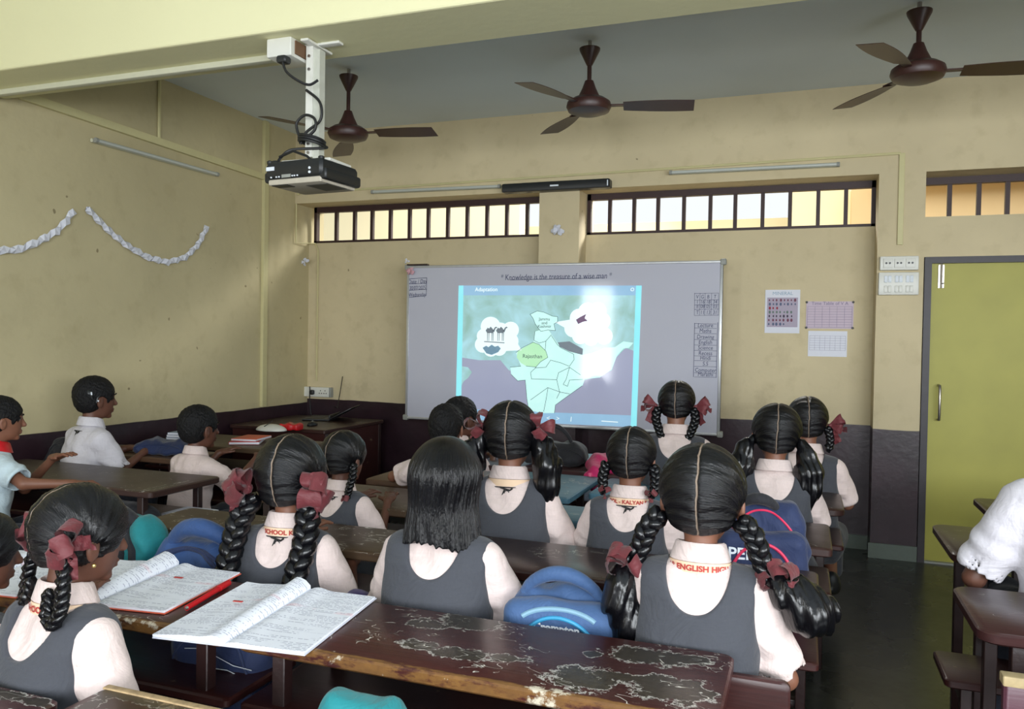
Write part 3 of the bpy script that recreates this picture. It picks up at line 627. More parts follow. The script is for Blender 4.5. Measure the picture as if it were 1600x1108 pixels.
def crumple(name, c, r, mat, label, cat, seed, flat=.4, petals=6):
    rs = random.Random(seed); b = MB()
    for k in range(petals):
        a = 2*PI*k/petals+rs.uniform(-.3, .3); d = Vector((math.cos(a), 0, math.sin(a))); q = d.cross(Vector((0, 1, 0))); L = r*rs.uniform(.8, 1.1)
        vs = [(0, 0, 0), d*L*.5+q*L*.35+Vector((0, -flat*r, 0)), d*L*.95+q*L*.2, d*L, d*L*.95-q*L*.2, d*L*.5-q*L*.35+Vector((0, -flat*r*.5, 0))]
        vs += [Vector(v)+Vector((0, r*.12, 0)) for v in vs]
        b.add(vs, [(0, 1, 2, 3, 4, 5), (11, 10, 9, 8, 7, 6)]+[(i, (i+1) % 6, 6+(i+1) % 6, 6+i) for i in range(6)])
    o = b.build(name, mat, smooth=False); o.location = c; return tag(o, label, cat)
crumple('paper_flower', tuple(Vector(atY(871, 360, YF-.02))), .055, 'paperg', 'small white paper flower stuck on the pillar between the ventilators', 'decoration', 1)
crumple('paper_flower', tuple(Vector(atY(476, 409, YF+.12))), .045, 'paperg', 'small white crumpled paper bow hanging in the front left corner', 'decoration', 2, petals=4)
crumple('paper_flower', tuple(Vector(atY(641, 424, YW-.03))), .04, simple('faded_pink_paper', rgb(206, 160, 168), .8), 'faded pink paper flower on the top left corner of the whiteboard', 'decoration', 3)
crumple('paper_tassel', tuple(Vector(atY(636, 408, YW-.01))), .03, 'paperg', 'small white paper twist above the top left corner of the whiteboard', 'decoration', 4, petals=3)

# ------------------------------------------------------------------ ceiling fans
def fan(px, py, ph, label, a0):
    T = atY(px, py, 4.75); r = thing('ceiling_fan', label, 'fan', (T[0], 4.75, ZC), group=None); z = -.02
    s_ = (1.5-0)*1.0
    mz = atY(px, ph, 4.75)[2]-ZC          # centre of the motor
    MB().tube([(0, 0, 0), (0, 0, -.06)], .012).build('hook', 'steel', r)
    MB().lathe([(.012, -.045), (.064, -.048), (.062, -.06), (.03, -.125), (.017, -.15)], n=20).build('canopy', 'fan', r)
    MB().tube([(0, 0, -.13), (0, 0, mz+.11)], .0135, 10).build('down_rod', 'fan', r)
    MB().lathe([(.015, mz+.155), (.026, mz+.15), (.042, mz+.105), (.066, mz+.055), (.072, mz+.035), (.06, mz+.03)], n=20).build('lower_canopy', 'fan', r)
    MB().lathe([(.05, mz+.045), (.10, mz+.04), (.132, mz+.018), (.138, mz-.008), (.125, mz-.035), (.085, mz-.05), (.02, mz-.055), (.001, mz-.055)], n=28).build('motor_housing', 'fan', r)
    for k in range(3):
        a = a0+k*2*PI/3; b = MB(); vs = []
        for i in range(9):
            q = i/8; rr = .21+q*.42; w = .045+.03*math.sin(q*PI*.75); zz = mz-.01-.01*q
            for sgn, dz in ((-1, .012), (1, -.012)):
                for th in (.0015, -.0015): vs.append((rr, sgn*w, zz+dz+th))
        fs = [(4*i+a_, 4*i+b_, 4*i+4+b_, 4*i+4+a_) for i in range(8) for a_, b_ in ((0, 2), (2, 3), (3, 1), (1, 0))]+[(0, 1, 3, 2), (32, 34, 35, 33)]
        b.add(vs, fs); o = b.build('blade', 'fan', r); o.rotation_euler = (0, 0, a)
        i_ = MB().box((.11, -.018, mz-.008), (.25, .018, mz+.0)).build('blade_arm', 'fan', o)
fan(545, 108, 208, 'brown ceiling fan nearest the projector', math.radians(6))
fan(922, 56, 165, 'brown ceiling fan in the middle, above the whiteboard', math.radians(10))
fan(1437, 8, 112, 'brown ceiling fan on the right, towards the door', math.radians(4))

# ------------------------------------------------------------------ projector
pc_ = atZ(495, 70, 2.84)
r = thing('projector_mount', 'white telescopic ceiling mount bolted under the beam', 'projector mount', (pc_[0], pc_[1], 2.84))
b = MB().box((-.13, -.02, -.012), (.13, .02, 0), .003); b.box((-.02, -.1, -.016), (.02, .1, -.004), .003); b.build('ceiling_plate', 'white_p', r)
b = MB(); b.box((-.036, -.03, -.52), (.0, .03, -.01)); b.build('outer_pole', 'white_p', r, smooth=False)
b = MB(); b.box((.0, -.022, -.54), (.032, .022, -.03)); b.build('inner_pole', simple('grey_white_metal', rgb(196, 198, 186), .5), r, smooth=False)
for z in (-.06, -.12, -.46, -.5): MB().tube([(-.018, -.036, z), (-.018, -.03, z)], .007).build('bolt', 'steel', r)
MB().box((-.13, -.08, -.555), (.13, .10, -.54), .004).build('cradle', 'white_p', r)
r2 = thing('junction_box', 'small white power box under the beam left of the projector mount', 'power box', (atZ(452, 82, 2.80)[0], atZ(452, 82, 2.80)[1], 2.84))
MB().box((-.065, -.08, -.085), (.065, .08, 0), .006).build('housing', 'white_p', r2); MB().box((.065, -.05, -.07), (.072, .05, -.01)).build('socket_face', simple('rusty_brown', rgb(110, 80, 56), .7), r2)
MB().box((.0, -.1, -.12), (.05, -.05, -.085), .01).build('plug', 'black', r2)
MB().tube(crs([(.03, -.09, -.11), (.05, -.09, -.16), (.10, -.08, -.2), (.15, -.06, -.22), (.19, -.05, -.20)]), .006).build('plug_cable', 'cable', r2)
pj = thing('projector', 'black and white video projector hanging under the beam', 'projector', (pc_[0]+.012, pc_[1]-.04, 2.285-.105), rz=math.radians(-5))
pw, pd, phh = .158, .135, .098
MB().box((-pw, -pd, .018), (pw, pd, phh), .02).build('upper_shell', 'black', pj)
MB().box((-pw-.015, -pd+.012, .005), (pw+.015, pd, .055), .01).build('side_shell', 'black', pj)
MB().box((-pw+.01, -pd+.01, -.008), (pw-.01, pd-.01, .02), .008).build('base_shell', simple('projector_base', rgb(190, 182, 166), .5), pj)
MB().box((.03, -.08, -.0105), (.15, .06, -.007)).build('filter_cover', 'grey_p' and simple('dark_grey_vent', rgb(74, 74, 70), .5), pj)
MB().box((-.13, -.12, -.0105), (-.04, -.07, -.007)).build('base_vent', 'black', pj)
MB().tube([(.08, pd-.01, .05), (.08, pd+.02, .05)], .035, 20).build('lens', 'black', pj)
MB().box((-pw+.01, -pd-.003, .055), (-pw+.055, -pd+.001, .072)).build('sticker', 'print', pj)
for x_ in (-.12, -.09, -.075, .0, .012, .028): MB().box((x_-.003, -pd-.003, .022), (x_+.003, -pd+.001, .028)).build('port', 'print', pj)
for z_ in (.035, .053): MB().tube([(.095, -pd-.003, z_), (.095, -pd+.001, z_)], .006).build('audio_jack', 'print', pj)
MB().box((-.06, -pd-.002, .02), (-.01, -pd+.001, .034)).build('port_cluster', 'grey_p', pj)
for x_ in (-.16, .13): MB().lathe([(.014, phh-.004), (.014, phh+.008), (.008, phh+.012)], (x_, -.1, 0), 12).build('foot', 'black', pj)
b = MB(); c0 = Vector((pc_[0], pc_[1]-.045, 2.40))
pts = [Vector((pc_[0]-.02, pc_[1]-.05, 2.62)), c0+Vector((.05, 0, .16)), c0+Vector((.055, 0, .08)), c0+Vector((-.02, 0, .03)), c0+Vector((-.05, 0, -.02))]
for k in range(33):
    a = k/32*2*PI*2.6; pts.append(c0+Vector((-.06*math.cos(a)+.01, -.052*math.sin(a), .012*math.sin(a+1)-.0009*k)))
pts += [c0+Vector((-.08, -.02, -.05)), c0+Vector((-.12, -.05, -.09)), c0+Vector((-.125, -.07, -.125))]
b.tube(crs(pts), .0065, 8)
b.tube([c0+Vector((-.12, -.06, -.09)), c0+Vector((-.04, -.07, -.07)), c0+Vector((.04, -.08, -.10)), c0+Vector((.09, -.1, -.135))][:], .006, 8)
b.tube(crs([c0+Vector((-.03, -.04, .0)), c0+Vector((-.045, -.04, .06)), c0+Vector((0, -.04, .095)), c0+Vector((.05, -.04, .075)), c0+Vector((.055, -.04, .03)), c0+Vector((.02, -.04, -.0))]), .0065, 8)
tag(b.build('projector_cable', 'cable'), 'looped black cables coiled around the projector mount', 'cable')
tag(MB().box((c0.x-.145, c0.y-.09, c0.z-.165), (c0.x-.11, c0.y-.05, c0.z-.11), .008).build('cable_plug', 'black'), 'black moulded plug standing on the back of the projector', 'plug')

# ------------------------------------------------------------------ desks
def desk(label, x0, x1, y0, y1, top, z=.75, panel=None, seat=True, seatmat='planks', group=None, legmat='leg', front=False, shelf=True, r=.022):
    cx, cy = (x0+x1)/2, (y0+y1)/2; w, d = (x1-x0)/2, (y1-y0)/2
    t = thing('school_desk', label, 'desk', (cx, cy, 0), group=group)
    MB().rplate(-w, w, -d, d, z-.032, z, r).build('desktop', top, t)
    if shelf: MB().rplate(-w, w-.0, -d+.01, d-.06, z-.19, z-.165, .015).build('book_shelf', 'planks', t)
    for sx in (-1, 1):
        lx = sx*(w-.10)
        for ly in (-d+.05, d-.06): MB().box((lx-.018, ly-.018, .0), (lx+.018, ly+.018, z-.032), .004).build('leg', legmat, t)
        MB().box((lx-.014, -d+.05, .10), (lx+.014, d+(.30 if seat else -.05), .135), .003).build('side_rail', legmat, t)
        if seat: MB().box((lx-.018, d+.27, 0), (lx+.018, d+.305, .41), .004).build('leg', legmat, t)
    MB().box((-w+.1, -d+.06, .12), (w-.1, -d+.10, .15), .003).build('foot_rest', legmat, t)
    if panel:
        px0, px1, pz0, pz1, py = panel
        MB().rplate(px0-cx, px1-cx, pz0, pz1, py-cy-.012, py-cy+.012, .02, 'y').build('back_rest', 'planks', t)
    if seat: MB().rplate(-w, w, d+.05, d+.32, .40, .428, .02).build('bench_seat', seatmat, t)
    return t
dm = []
def D1p(lst, cx, cy): 
    out = []
    for (px, py, rx, ry) in lst: p = atZ(px, py, .75); out.append((p[0]-cx, p[1]-cy, rx, ry))
    return out
# the chipped near desk
cx1, cy1 = (-1.30-.14)/2, (1.60+1.97)/2
M['d1'] = desk_mat('chipped_maroon_top', rgb(84, 37, 34), rgb(52, 25, 24), 0, 1.0, D1p([(665, 975, .05, .035), (735, 972, .085, .05), (655, 1008, .055, .026), (720, 1022, .085, .03), (785, 1028, .055, .022), (1012, 1026, .09, .05), (908, 1060, .075, .06), (1045, 1078, .10, .06), (975, 1058, .05, .022), (1075, 1030, .05, .03), (925, 1022, .02, .02)], cx1, cy1), 1, -.178, 1.3, .26)
desk('long maroon desk in the foreground with big chipped patches and worn front edge', -1.30, -.14, 1.60, 1.97, M['d1'], panel=(-.9, -.012, .56, .695, 1.995))
M['d1l'] = desk_mat('maroon_top_left', rgb(78, 38, 34), rgb(48, 26, 24), 0, .5, (), 1, -.183, 5.1)
desk('maroon desk at left under the open notebooks, with the red pen', -2.65, -1.335, 1.60, 1.97, M['d1l'])
M['d0'] = desk_mat('chipped_edge_top', rgb(78, 40, 34), rgb(50, 28, 26), 1, .8, [(-.35, .16, .35, .022), (.1, .16, .3, .02), (-.52, -.02, .02, .2)], 0, 0, 2.2)
desk('nearest desk at the bottom edge with peeling cream paint along its rim', -1.37, -.25, .93, 1.28, M['d0'], seat=True)
M['d00'] = desk_mat('worn_maroon_top', rgb(84, 42, 44), rgb(58, 30, 32), 1, .3, [(.2, .155, .5, .02)], 0, 0, 6.2)
desk('maroon desk end in the bottom left corner behind the girl reading', -2.6, -1.43, .86, 1.22, M['d00'], z=.735)
M['d2'] = desk_mat('glossy_brown_top', rgb(64, 37, 32), rgb(40, 25, 23), 0, 1.0, (), 0, 0, 4.4, .2)
desk('glossy brown desk behind the chipped desk, right one of its row', -1.2, .06, 2.41, 2.80, M['d2'])
M['d2l'] = desk_mat('scratched_olive_brown_top', rgb(84, 64, 42), rgb(58, 42, 31), 0, 1.5, (), 0, 0, 9.7, .35)
desk('olive brown desk with many white scratches beside the blue bag', -2.47, -1.225, 2.41, 2.74, M['d2l'])
M['d3'] = desk_mat('dark_brown_top', rgb(68, 42, 36), rgb(44, 28, 26), .1, .5, (), 0, 0, 7.1, .25)
desk('brown desk end at the aisle holding the pigtailed girl in the third row', -.36, .115, 3.12, 3.56, M['d3'], )
M['db'] = desk_mat('worn_blue_top', rgb(92, 138, 158), rgb(58, 92, 112), .5, .8, (), 0, 0, 1.7, .45)
desk('small blue desk between the lanyard girl and the bowed pigtail girl', -1.15, -.42, 3.17, 3.47, M['db'], legmat='leg')
M['d3l'] = desk_mat('faded_brown_top', rgb(90, 70, 48), rgb(62, 47, 36), .3, .3, (), 0, 0, 12.7, .35)
desk('faded brown desk between the bob haired girl and the small braided girl', -2.45, -1.36, 3.06, 3.52, M['d3l'])
desk('long blue desk beyond the pigtails with the dark gap at its right', -1.58, -1.03, 3.62, 4.26, M['db'], seat=False)
desk('blue desk right of the dark gap in the fourth row', -.98, -.30, 3.78, 4.26, M['db'], seat=False)
M['d4l'] = desk_mat('brown_corner_top', rgb(96, 70, 50), rgb(70, 50, 38), .3, .3, (), 0, 0, 15.2, .35)
desk('reddish desk end with rounded corner, right of the bowless pigtailed girl', -.28, .19, 3.88, 4.33, M['d3'], r=.05, seat=False)
desk('brown desk under the leaning elbow of the boy in the middle', -2.16, -1.62, 3.66, 4.18, M['d4l'], seat=False)
M['d5'] = desk_mat('dark_maroon_top', rgb(74, 42, 42), rgb(50, 30, 32), .2, .2, (), 0, 0, 18.2, .3)
desk('dark desk in the front row carrying the black and magenta bags', -1.85, -.86, 4.36, 4.86, M['d5'], seat=False)
M['l3'] = desk_mat('plain_brown_top', rgb(74, 52, 46), rgb(50, 36, 33), .15, .1, [(.64, -.1, .02, .14), (.6, -.235, .05, .012)], 0, 0, 21.2, .3)
desk('bare brown desk at the left wall in front of the boy with red collar', -4.28, -2.87, 2.92, 3.40, M['l3'])
desk('brown desk in the left row beside the boy with the hearing aid', -4.3, -3.46, 3.74, 4.10, M['d4l'])
desk('brown desk at the left in front of the boy leaning on his arms', -4.3, -3.14, 4.30, 4.84, M['d3l'], seat=False)
M['r1'] = desk_mat('smooth_maroon_top', rgb(74, 42, 40), rgb(50, 29, 29), .2, .2, (), 0, 0, 25.2, .22)
desk('smooth maroon desk at the right edge before the boy in white', .45, 1.75, 2.38, 2.82, M['r1'], r=.05, shelf=False)
desk('brown desk by the door, the nearer of the two bare ones', .52, 1.75, 3.22, 3.76, M['d3'], r=.05, shelf=False, seat=False)
desk('brown desk by the door, the farther of the two bare ones', .80, 2.0, 3.98, 4.5, M['d3'], r=.05, shelf=False, seat=False)
bp_ = atY(1567, 1054, 2.0)
M['peel'] = desk_mat('mauve_peeling_paint', rgb(96, 58, 70), rgb(78, 46, 56), 2, 0, [(-.52, .0, .14, .05)], 0, 0, 30.)
dk = bpy.data.objects['school_desk.002']; MB().box((-.56, .160, .748), (.56, .177, .7535), .002).build('worn_rim', simple('bare_worn_wood', rgb(176, 150, 112), .7, var=.55, vs=70), dk)
q = thing('bench_back', 'mauve bench back with peeling cream top in the bottom right corner', 'bench', (bp_[0]+.6, 2.0, 0))
MB().rplate(-.6, .6, bp_[2]-.24, bp_[2], -.015, .015, .01, 'y').build('back_rest', 'peel', q)
MB().box((-.603, -.018, bp_[2]-.02), (.603, .018, bp_[2]+.003), .003).build('top_rail', simple('chipped_cream', rgb(176, 156, 116), .7, var=.4, vs=40), q)
for sx in (-.5, .5): MB().box((sx-.02, .016, 0), (sx+.02, .05, bp_[2]-.03), .004).build('leg', 'leg', q)
MB().rplate(-.6, .6, -.32, -.02, .40, .428, .02).build('bench_seat', 'planks', q)
# teacher's table in the front corner
tt = thing('teacher_table', 'dark wooden table in the front left corner with the laptop on it', 'table', (-3.88, 5.75, 0))
tz = .775
MB().rplate(-.46, .44, -.52, .40, tz-.03, tz, .015).build('tabletop', 'd3', tt)
MB().box((-.44, -.50, .2), (.42, -.48, tz-.03)).build('front_panel', 'planks', tt, smooth=False); MB().box((.40, -.48, .2), (.42, .38, tz-.03)).build('side_panel', 'planks', tt, smooth=False)
for sx in (-.42, .40):
    for sy in (-.46, .36): MB().box((sx-.022, sy-.022, 0), (sx+.022, sy+.022, tz-.03), .004).build('leg', 'leg', tt)
# things on it
lp = thing('laptop', 'open black laptop lying low on the corner table', 'laptop', (-3.94, 5.93, tz+.001), rz=math.radians(-72))
MB().box((-.17, -.12, 0), (.17, .12, .018), .006).build('base', 'black', lp); MB().box((-.15, -.09, .018), (.15, .05, .020), .002).build('keyboard', 'cable', lp)
MB().box((-.17, .11, .012), (.17, .125, .05), .004).build('screen_hinge', 'black', lp); o = MB().box((-.17, 0, 0), (.17, .008, .21), .003).build('screen', 'black', lp); o.location = (0, .118, .02); o.rotation_euler = (math.radians(-62), 0, 0)
p = atZ(424, 669, tz+.02)
md = thing('white_router', 'flat white device with a curved top on the corner table', 'device', (p[0], p[1], tz+.001)); 
sdf_obj('shell', lambda P: np.maximum(ell(P, (0, 0, 0), (.13, .08, .05)), -P[:, 2]), (-.15, -.1, -.02), (.15, .1, .07), .008, 'white_p', md); MB().tube([(-.02, -.06, .035), (.0, -.02, .06), (.01, 0, .075)], .003).build('cord', 'cable', md)
p = atZ(456, 670, tz+.01)
o = sdf_obj('red_packet', lambda P: smax(rbox(P, (0, 0, .025), (.075, .055, .025), .012)+.006*np.sin(P[:, 0]*70+P[:, 1]*40), -P[:, 2], .004), (-.1, -.08, -.02), (.1, .08, .07), .007, 'red'); o.location = (p[0], p[1], tz+.001); tag(o, 'crumpled red packet on the corner table beside the white device', 'packet')
p = atZ(488, 663, tz+.01)
ms = thing('computer_mouse', 'black computer mouse at the right of the corner table', 'mouse', (p[0], p[1], tz+.001)); sdf_obj('shell', lambda P: np.maximum(ell(P, (0, 0, 0), (.036, .055, .034)), -P[:, 2]), (-.06, -.08, -.02), (.06, .08, .05), .005, 'black', ms); MB().tube([(0, -.012, .028), (0, .008, .034)], .006).build('wheel', 'grey_p', ms)
tag(MB().tube([(-3.93, 6.1, tz+.1), (-3.95, 6.2, .85), (-3.97, 6.28, 1.0), (-3.98, 6.33, 1.13)], .004).build('charger_cable', 'cable'), 'thin charger cable from the corner socket down to the laptop', 'cable')

# ------------------------------------------------------------------ notebooks
def notebook(label, c, rz, wl, wr, h, z, cat='notebook', curl=.03, ml='page1', mr='page2', cover='red_cover', edgecol=None, flat_l=False):
    t = thing('open_notebook', label, cat, (c[0], c[1], z), rz=rz)
    MB().box((-wl*.99, -h/2-.004, 0), (wr+.004, h/2+.003, .003), .001).build('cover', cover, t, smooth=False)
    for name, w, sg, mt, th, cu in (('left_page', wl, -1, ml, .008, curl), ('right_page', wr, 1, mr, .005, curl*.3)):
        nx, ny = 22, 8; b = MB(); vs = []
        for j in range(ny+1):
            for i in range(nx+1):
                q = i/nx; v = j/ny; x = sg*q*w; y = -h/2+v*h
                hump = cu*(.35+.9*v)*math.exp(-((q-.16)/.13)**2)+cu*.25*math.exp(-((q-.5)/.35)**2)
                lift = .006*max(0, q-.75)*4*(v if sg < 0 else (1-v)*.4)
                zz = .004+th*(1-.45*q)*min(1, q/.05+.15)+hump*min(1, q/.07)+lift
                vs.append((x+(-sg*.02*cu/.03*math.exp(-((q-.05)/.06)**2)*v if sg < 0 else 0), y, zz))
        n = len(vs); vs += [(p[0], p[1], .0032) for p in vs]; W_ = nx+1; fs = []
        for j in range(ny):
            for i in range(nx):
                a = j*W_+i; q4 = (a, a+1, a+1+W_, a+W_); q4 = q4 if sg > 0 else q4[::-1]; fs += [q4, tuple(n+k for k in q4[::-1])]
        for i in range(nx): fs += [(i, n+i, n+i+1, i+1)[::-1 if sg < 0 else 1], (ny*W_+i, ny*W_+i+1, n+ny*W_+i+1, n+ny*W_+i)[::-1 if sg < 0 else 1]]
        for j in range(ny): a = j*W_+nx; fs += [(a, n+a, n+a+W_, a+W_)[::-1 if sg < 0 else 1]]; a = j*W_; fs += [(a, a+W_, n+a+W_, n+a)[::-1 if sg < 0 else 1]]
        b.add(vs, fs); b.build(name, mt, t, ang=60)
    for (x, y, w_) in ((-wl*.35, .03, .02), (wr*.4, .10, .022)): pass
    return t
M['red_cover'] = simple('orange_red_cover', rgb(214, 96, 70), .5); M['white_cover'] = simple('white_cover', rgb(214, 216, 228), .6)
# the notebook spanning the gap between the two desks
nb2 = notebook('open written notebook with curled pages lying over the gap of the foreground desks', (-1.315, 1.755), math.radians(7), .20, .208, .42, .751, cover='white_cover', curl=.024)
nb1 = notebook('open written notebook with orange cover on the left desk beside the red pen', (-1.835, 1.815), math.radians(8), .22, .225, .37, .751, curl=.032)
nb0 = notebook('open notebook cut by the left photo edge, on the left desk', (-2.30, 1.76), math.radians(6), .22, .225, .36, .751, curl=.02, ml='page2', mr='page1')
for nb, xx, yy in ((nb2, -.11, .02), (nb1, .09, .07)):
    MB().box((xx-.014, yy-.004, .024 if nb is nb2 else .0125), (xx+.014, yy+.004, .0262 if nb is nb2 else .0147), .0005).build('red_mark', 'redtext', nb)
p, q = Vector(atZ(292, 950, .76)), Vector(atZ(357, 911, .76)); pen = thing('red_pen', 'red pen along the right edge of the left notebook', 'pen', tuple((p+q)/2)); h = (q-p)/2
MB().tube([-h, h*.55], .008, 10).build('barrel', 'red', pen); MB().tube([h*.5, h], .0095, 10).build('cap', 'red', pen); MB().tube([-h*1.06, -h], [.002, .006], 10).build('tip', 'steel', pen)
# books in the far rows
def book(label, c, rz, w, h, t_, mat, nm='notebook', cat='notebook'):
    r = thing(nm, label, cat, c, rz=rz); MB().box((-w/2, -h/2, 0), (w/2, h/2, t_), .002).build('cover', mat, r); MB().box((-w/2+.004, -h/2-.0015, t_*.15), (w/2+.001, h/2-.004, t_*.85)).build('page_block', 'paperw', r, smooth=False); return r
M['cbook'] = simple('pale_cyan_cover', rgb(170, 206, 222), .5); M['bbook'] = simple('blue_white_cover', rgb(150, 170, 196), .5)
p = atZ(936, 716, .775); book('pale blue workbook propped on the front row desk behind the magenta bag', (p[0]-.02, p[1], .752), .15, .34, .25, .03, 'cbook', 'workbook', 'book')
p = atZ(885, 707, .76); book('flat pale book between the black bag and the blue workbook', (p[0], p[1], .752), -.1, .22, .2, .012, 'bbook', 'workbook', 'book')
p = atZ(352, 690, .78); book('red book leaning in front of the boy resting his arms', (-3.62, 4.55, .752), .5, .2, .26, .02, 'red', 'book', 'book'); book('orange red book on top of the red book at the left desk', (-3.60, 4.57, .773), .2, .18, .24, .016, 'red_cover', 'book', 'book')
p = atY(290, 690, 4.5)
for k, (l, m_) in enumerate((('bottom white and blue notebook in the stack behind the cropped haired boy', 'bbook'), ('middle white notebook in the stack behind the cropped haired boy', 'white_cover'), ('top notebook of the stack behind the cropped haired boy', 'bbook'))):
    book(l, (p[0], 4.55, .752+k*.018), .1*k, .2, .26, .016, m_)
tag(MB().box((-3.0, 3.12, .585), (-2.8, 3.3, .60)).build('loose_paper', 'paperw', smooth=False), 'white paper on the shelf under the bare brown desk', 'paper')['kind'] = 'thing'
del bpy.data.objects['loose_paper']['kind']

# ------------------------------------------------------------------ school bags
def wr(P, a, f=22): return a*(np.sin(P[:, 0]*f+2*np.sin(P[:, 2]*f*.7))*np.sin(P[:, 2]*f*.9+1.7*np.sin(P[:, 0]*f*.5))+.5*np.sin(P[:, 0]*f*1.9+P[:, 2]*f*1.3+P[:, 1]*f))
from mathutils.bvhtree import BVHTree
def surf(objs):
    tr = [BVHTree.FromPolygons([v.co for v in o.data.vertices], [tuple(p.vertices) for p in o.data.polygons]) for o in objs]
    def g(x, z, off=.002):
        ys = [h[0].y for h in (k.ray_cast(Vector((x, -1, z)), Vector((0, 1, 0))) for k in tr) if h[0] is not None]
        return Vector((x, (min(ys) if ys else -.05)-off, z))
    return g
def bag(label, c, rz, w, d, h, mat, pocket=None, piping=None, handle=None, txt=None, h_=.008, tilt=0, zipt=None, seed=0, cat='school bag', name='school_bag', seam=None):
    t = thing(name, label, cat, c, rz=rz); t.rotation_euler = (0, tilt, rz)
    ob = []
    def body(P):
        q = P.copy(); z = np.clip(P[:, 2]/h, 0, 1); s = 1-.28*z**3; q[:, 0] /= s; q[:, 1] /= (1-.45*z**2)
        return rbox(q, (0, 0, h/2), (w/2, d/2, h/2), min(w, d, h)*.34)*.8+wr(P+seed, .008)+wr(P*1.9+seed, .004)
    ob.append(sdf_obj('main_pouch', body, (-w*.65, -d*.8, -.02), (w*.65, d*.8, h+.03), h_, mat, t))
    sf = surf(ob); MB().tube([sf(w*.47*math.cos(a)*(1-.2*math.sin(a)), .03+(h-.055)*math.sin(a)**.5) for a in np.linspace(.12, PI-.12, 40)], (seam or (0, .004))[1], 6).build('seam_piping', seam[0] if seam else (piping or mat), t)
    if pocket:
        pm, pw_, ph_ = pocket
        ob.append(sdf_obj('front_pocket', lambda P: rbox(P, (0, -d*.42, ph_/2+.01), (pw_/2, .05, ph_/2), .045)+wr(P+seed+1, .005), (-pw_*.6, -d*.42-.08, -.02), (pw_*.6, -d*.42+.07, ph_+.05), h_, pm, t)); sf = surf(ob)
        if piping: MB().tube([sf(pw_*.42*math.cos(a), .03+(ph_-.055)*math.sin(a)**.6) for a in np.linspace(.02, PI-.02, 36)], .0055).build('piping', piping, t)
    if zipt: MB().tube([sf(w*.30*math.cos(a), h*.80+h*.13*math.sin(a), -.002) for a in np.linspace(.5, PI-.5, 24)], .007).build('zip_tape', zipt, t)
    if handle:
        hm, hr, hh, hx0, hx1 = handle
        MB().tube([(hx0+(hx1-hx0)*k/14, -.03-d*.12*math.sin(PI*k/14), h*.95+hh*math.sin(PI*k/14)**.7) for k in range(15)], [hr*(.75+.35*math.sin(PI*k/14)) for k in range(15)], 10).build('carry_handle', hm, t)
    if txt:
        s_, sz, x_, z_, y_, mt = txt
        b = MB(); text_on(b, s_, sz, lambda x, y: sf(x_+x, z_+y), 0, .0012); b.build('printed_name', mt, t, smooth=False)
    return t
bag('blue school bag with cyan piping on the bench between the bob and braid girls', (-.625, 2.20, .43), math.radians(6), .38, .22, .36, 'blueb', ('blueb', .33, .34), 'cyanp', ('blueb', .020, .07, -.12, .10), ('Crompton', .030, -.005, .276, -.147, 'print'), zipt='lightb')
bag('royal blue school bag with a padded flap on the bench behind the left notebook', (-1.95, 2.22, .43), math.radians(4), .42, .24, .36, 'midb', ('navyb', .3, .26), 'midb', ('midb', .03, .07, -.10, .15), seed=3, seam=('navyb', .008), zipt='navyb')
bag('teal and black school bag at the left of the royal blue bag', (-2.26, 2.24, .43), math.radians(-20), .3, .22, .41, 'tealb', ('blackb', .16, .3), None, ('blackb', .03, .03, -.12, .05), seed=5, seam=('blackb', .014))
bag('navy school bag with red piping standing in front of the big braided girl', (-.13, 3.02, .43), math.radians(4), .36, .22, .5, 'navyb', ('navyb', .3, .40), 'pinkp', ('blackb', .02, .04, -.08, .05), ('PERS', .058, -.055, .315, -.155, 'print'), seed=7)
nbg = bag('dark navy school bag with white scribbles hanging below the notebook gap', (-1.52, 1.83, .34), 0, .34, .18, .37, 'navyb', seed=9)
b = MB()
for k in range(5):
    b.tube([(-.15+.02*k+.055*i, -.087-.008*math.sin(i), .10+.045*k+.02*math.sin(i*1.1+k*1.7)) for i in range(5)], .0012, 4)
b.build('chalk_scribble', 'print', nbg)
bag('teal school bag peeking up at the bottom edge below the chipped desk', (-.84, 1.42, .43), 0, .26, .16, atY(615, 1098, 1.42)[2]-.43, 'tealb', seed=11)
bag('blue school bag with pale zip under the chipped desk', (-.52, 2.0, .2), 0, .36, .2, .33, 'midb', zipt='lightb', seed=13)
bag('small purple pouch on the bench beside the bob haired girl', (-1.33, 2.22, .43), .2, .16, .14, .24, 'purple', seed=15, cat='pouch', name='cloth_pouch')
zb = bag('black school bag with a shining zip pull under the bare brown desk', (-3.10, 3.0, .3), 0, .42, .2, .37, 'blackb', seed=17)
MB().box((.03, -.115, .20), (.045, -.105, .26), .002).build('zip_pull', 'white_p', zb)
p = atZ(880, 738, .75)
bag('black school bag with an arched handle on the front row desk', (p[0]-.13, 4.62, .75), .1, .38, .26, .13, 'blackb', None, None, ('blackb', .014, .11, -.12, .10), seed=19)
pb = thing('cloth_bag', 'magenta cloth bag spilling over the near edge of the front row desk', 'bag', (-1.03, 4.5, .755), rz=.1)
sdf_obj('pouch', lambda P: smin(smin(ell(P, (.02, .03, .03), (.17, .14, .07)), ell(P, (.10, .08, .06), (.12, .10, .06)), .03), chain(P, [((-.06, -.06, .03), .06), ((-.07, -.19, .0), .045), ((-.06, -.22, -.07), .03)], .02), .03)+wr(P, .008, 30), (-.25, -.3, -.14), (.3, .25, .16), .008, 'pink', pb)
MB().tube([(-.09, -.225, .01), (-.075, -.245, -.04), (-.06, -.24, -.075), (-.045, -.235, -.04), (-.03, -.22, .0)], .012, 8).build('drawstring', simple('pink_cord', rgb(220, 90, 130), .6), pb)
bag('dark bag lying on the desk beyond the boy with the hearing aid', (-3.72, 3.92, .75), .2, .34, .24, .09, 'navyb', seed=21)
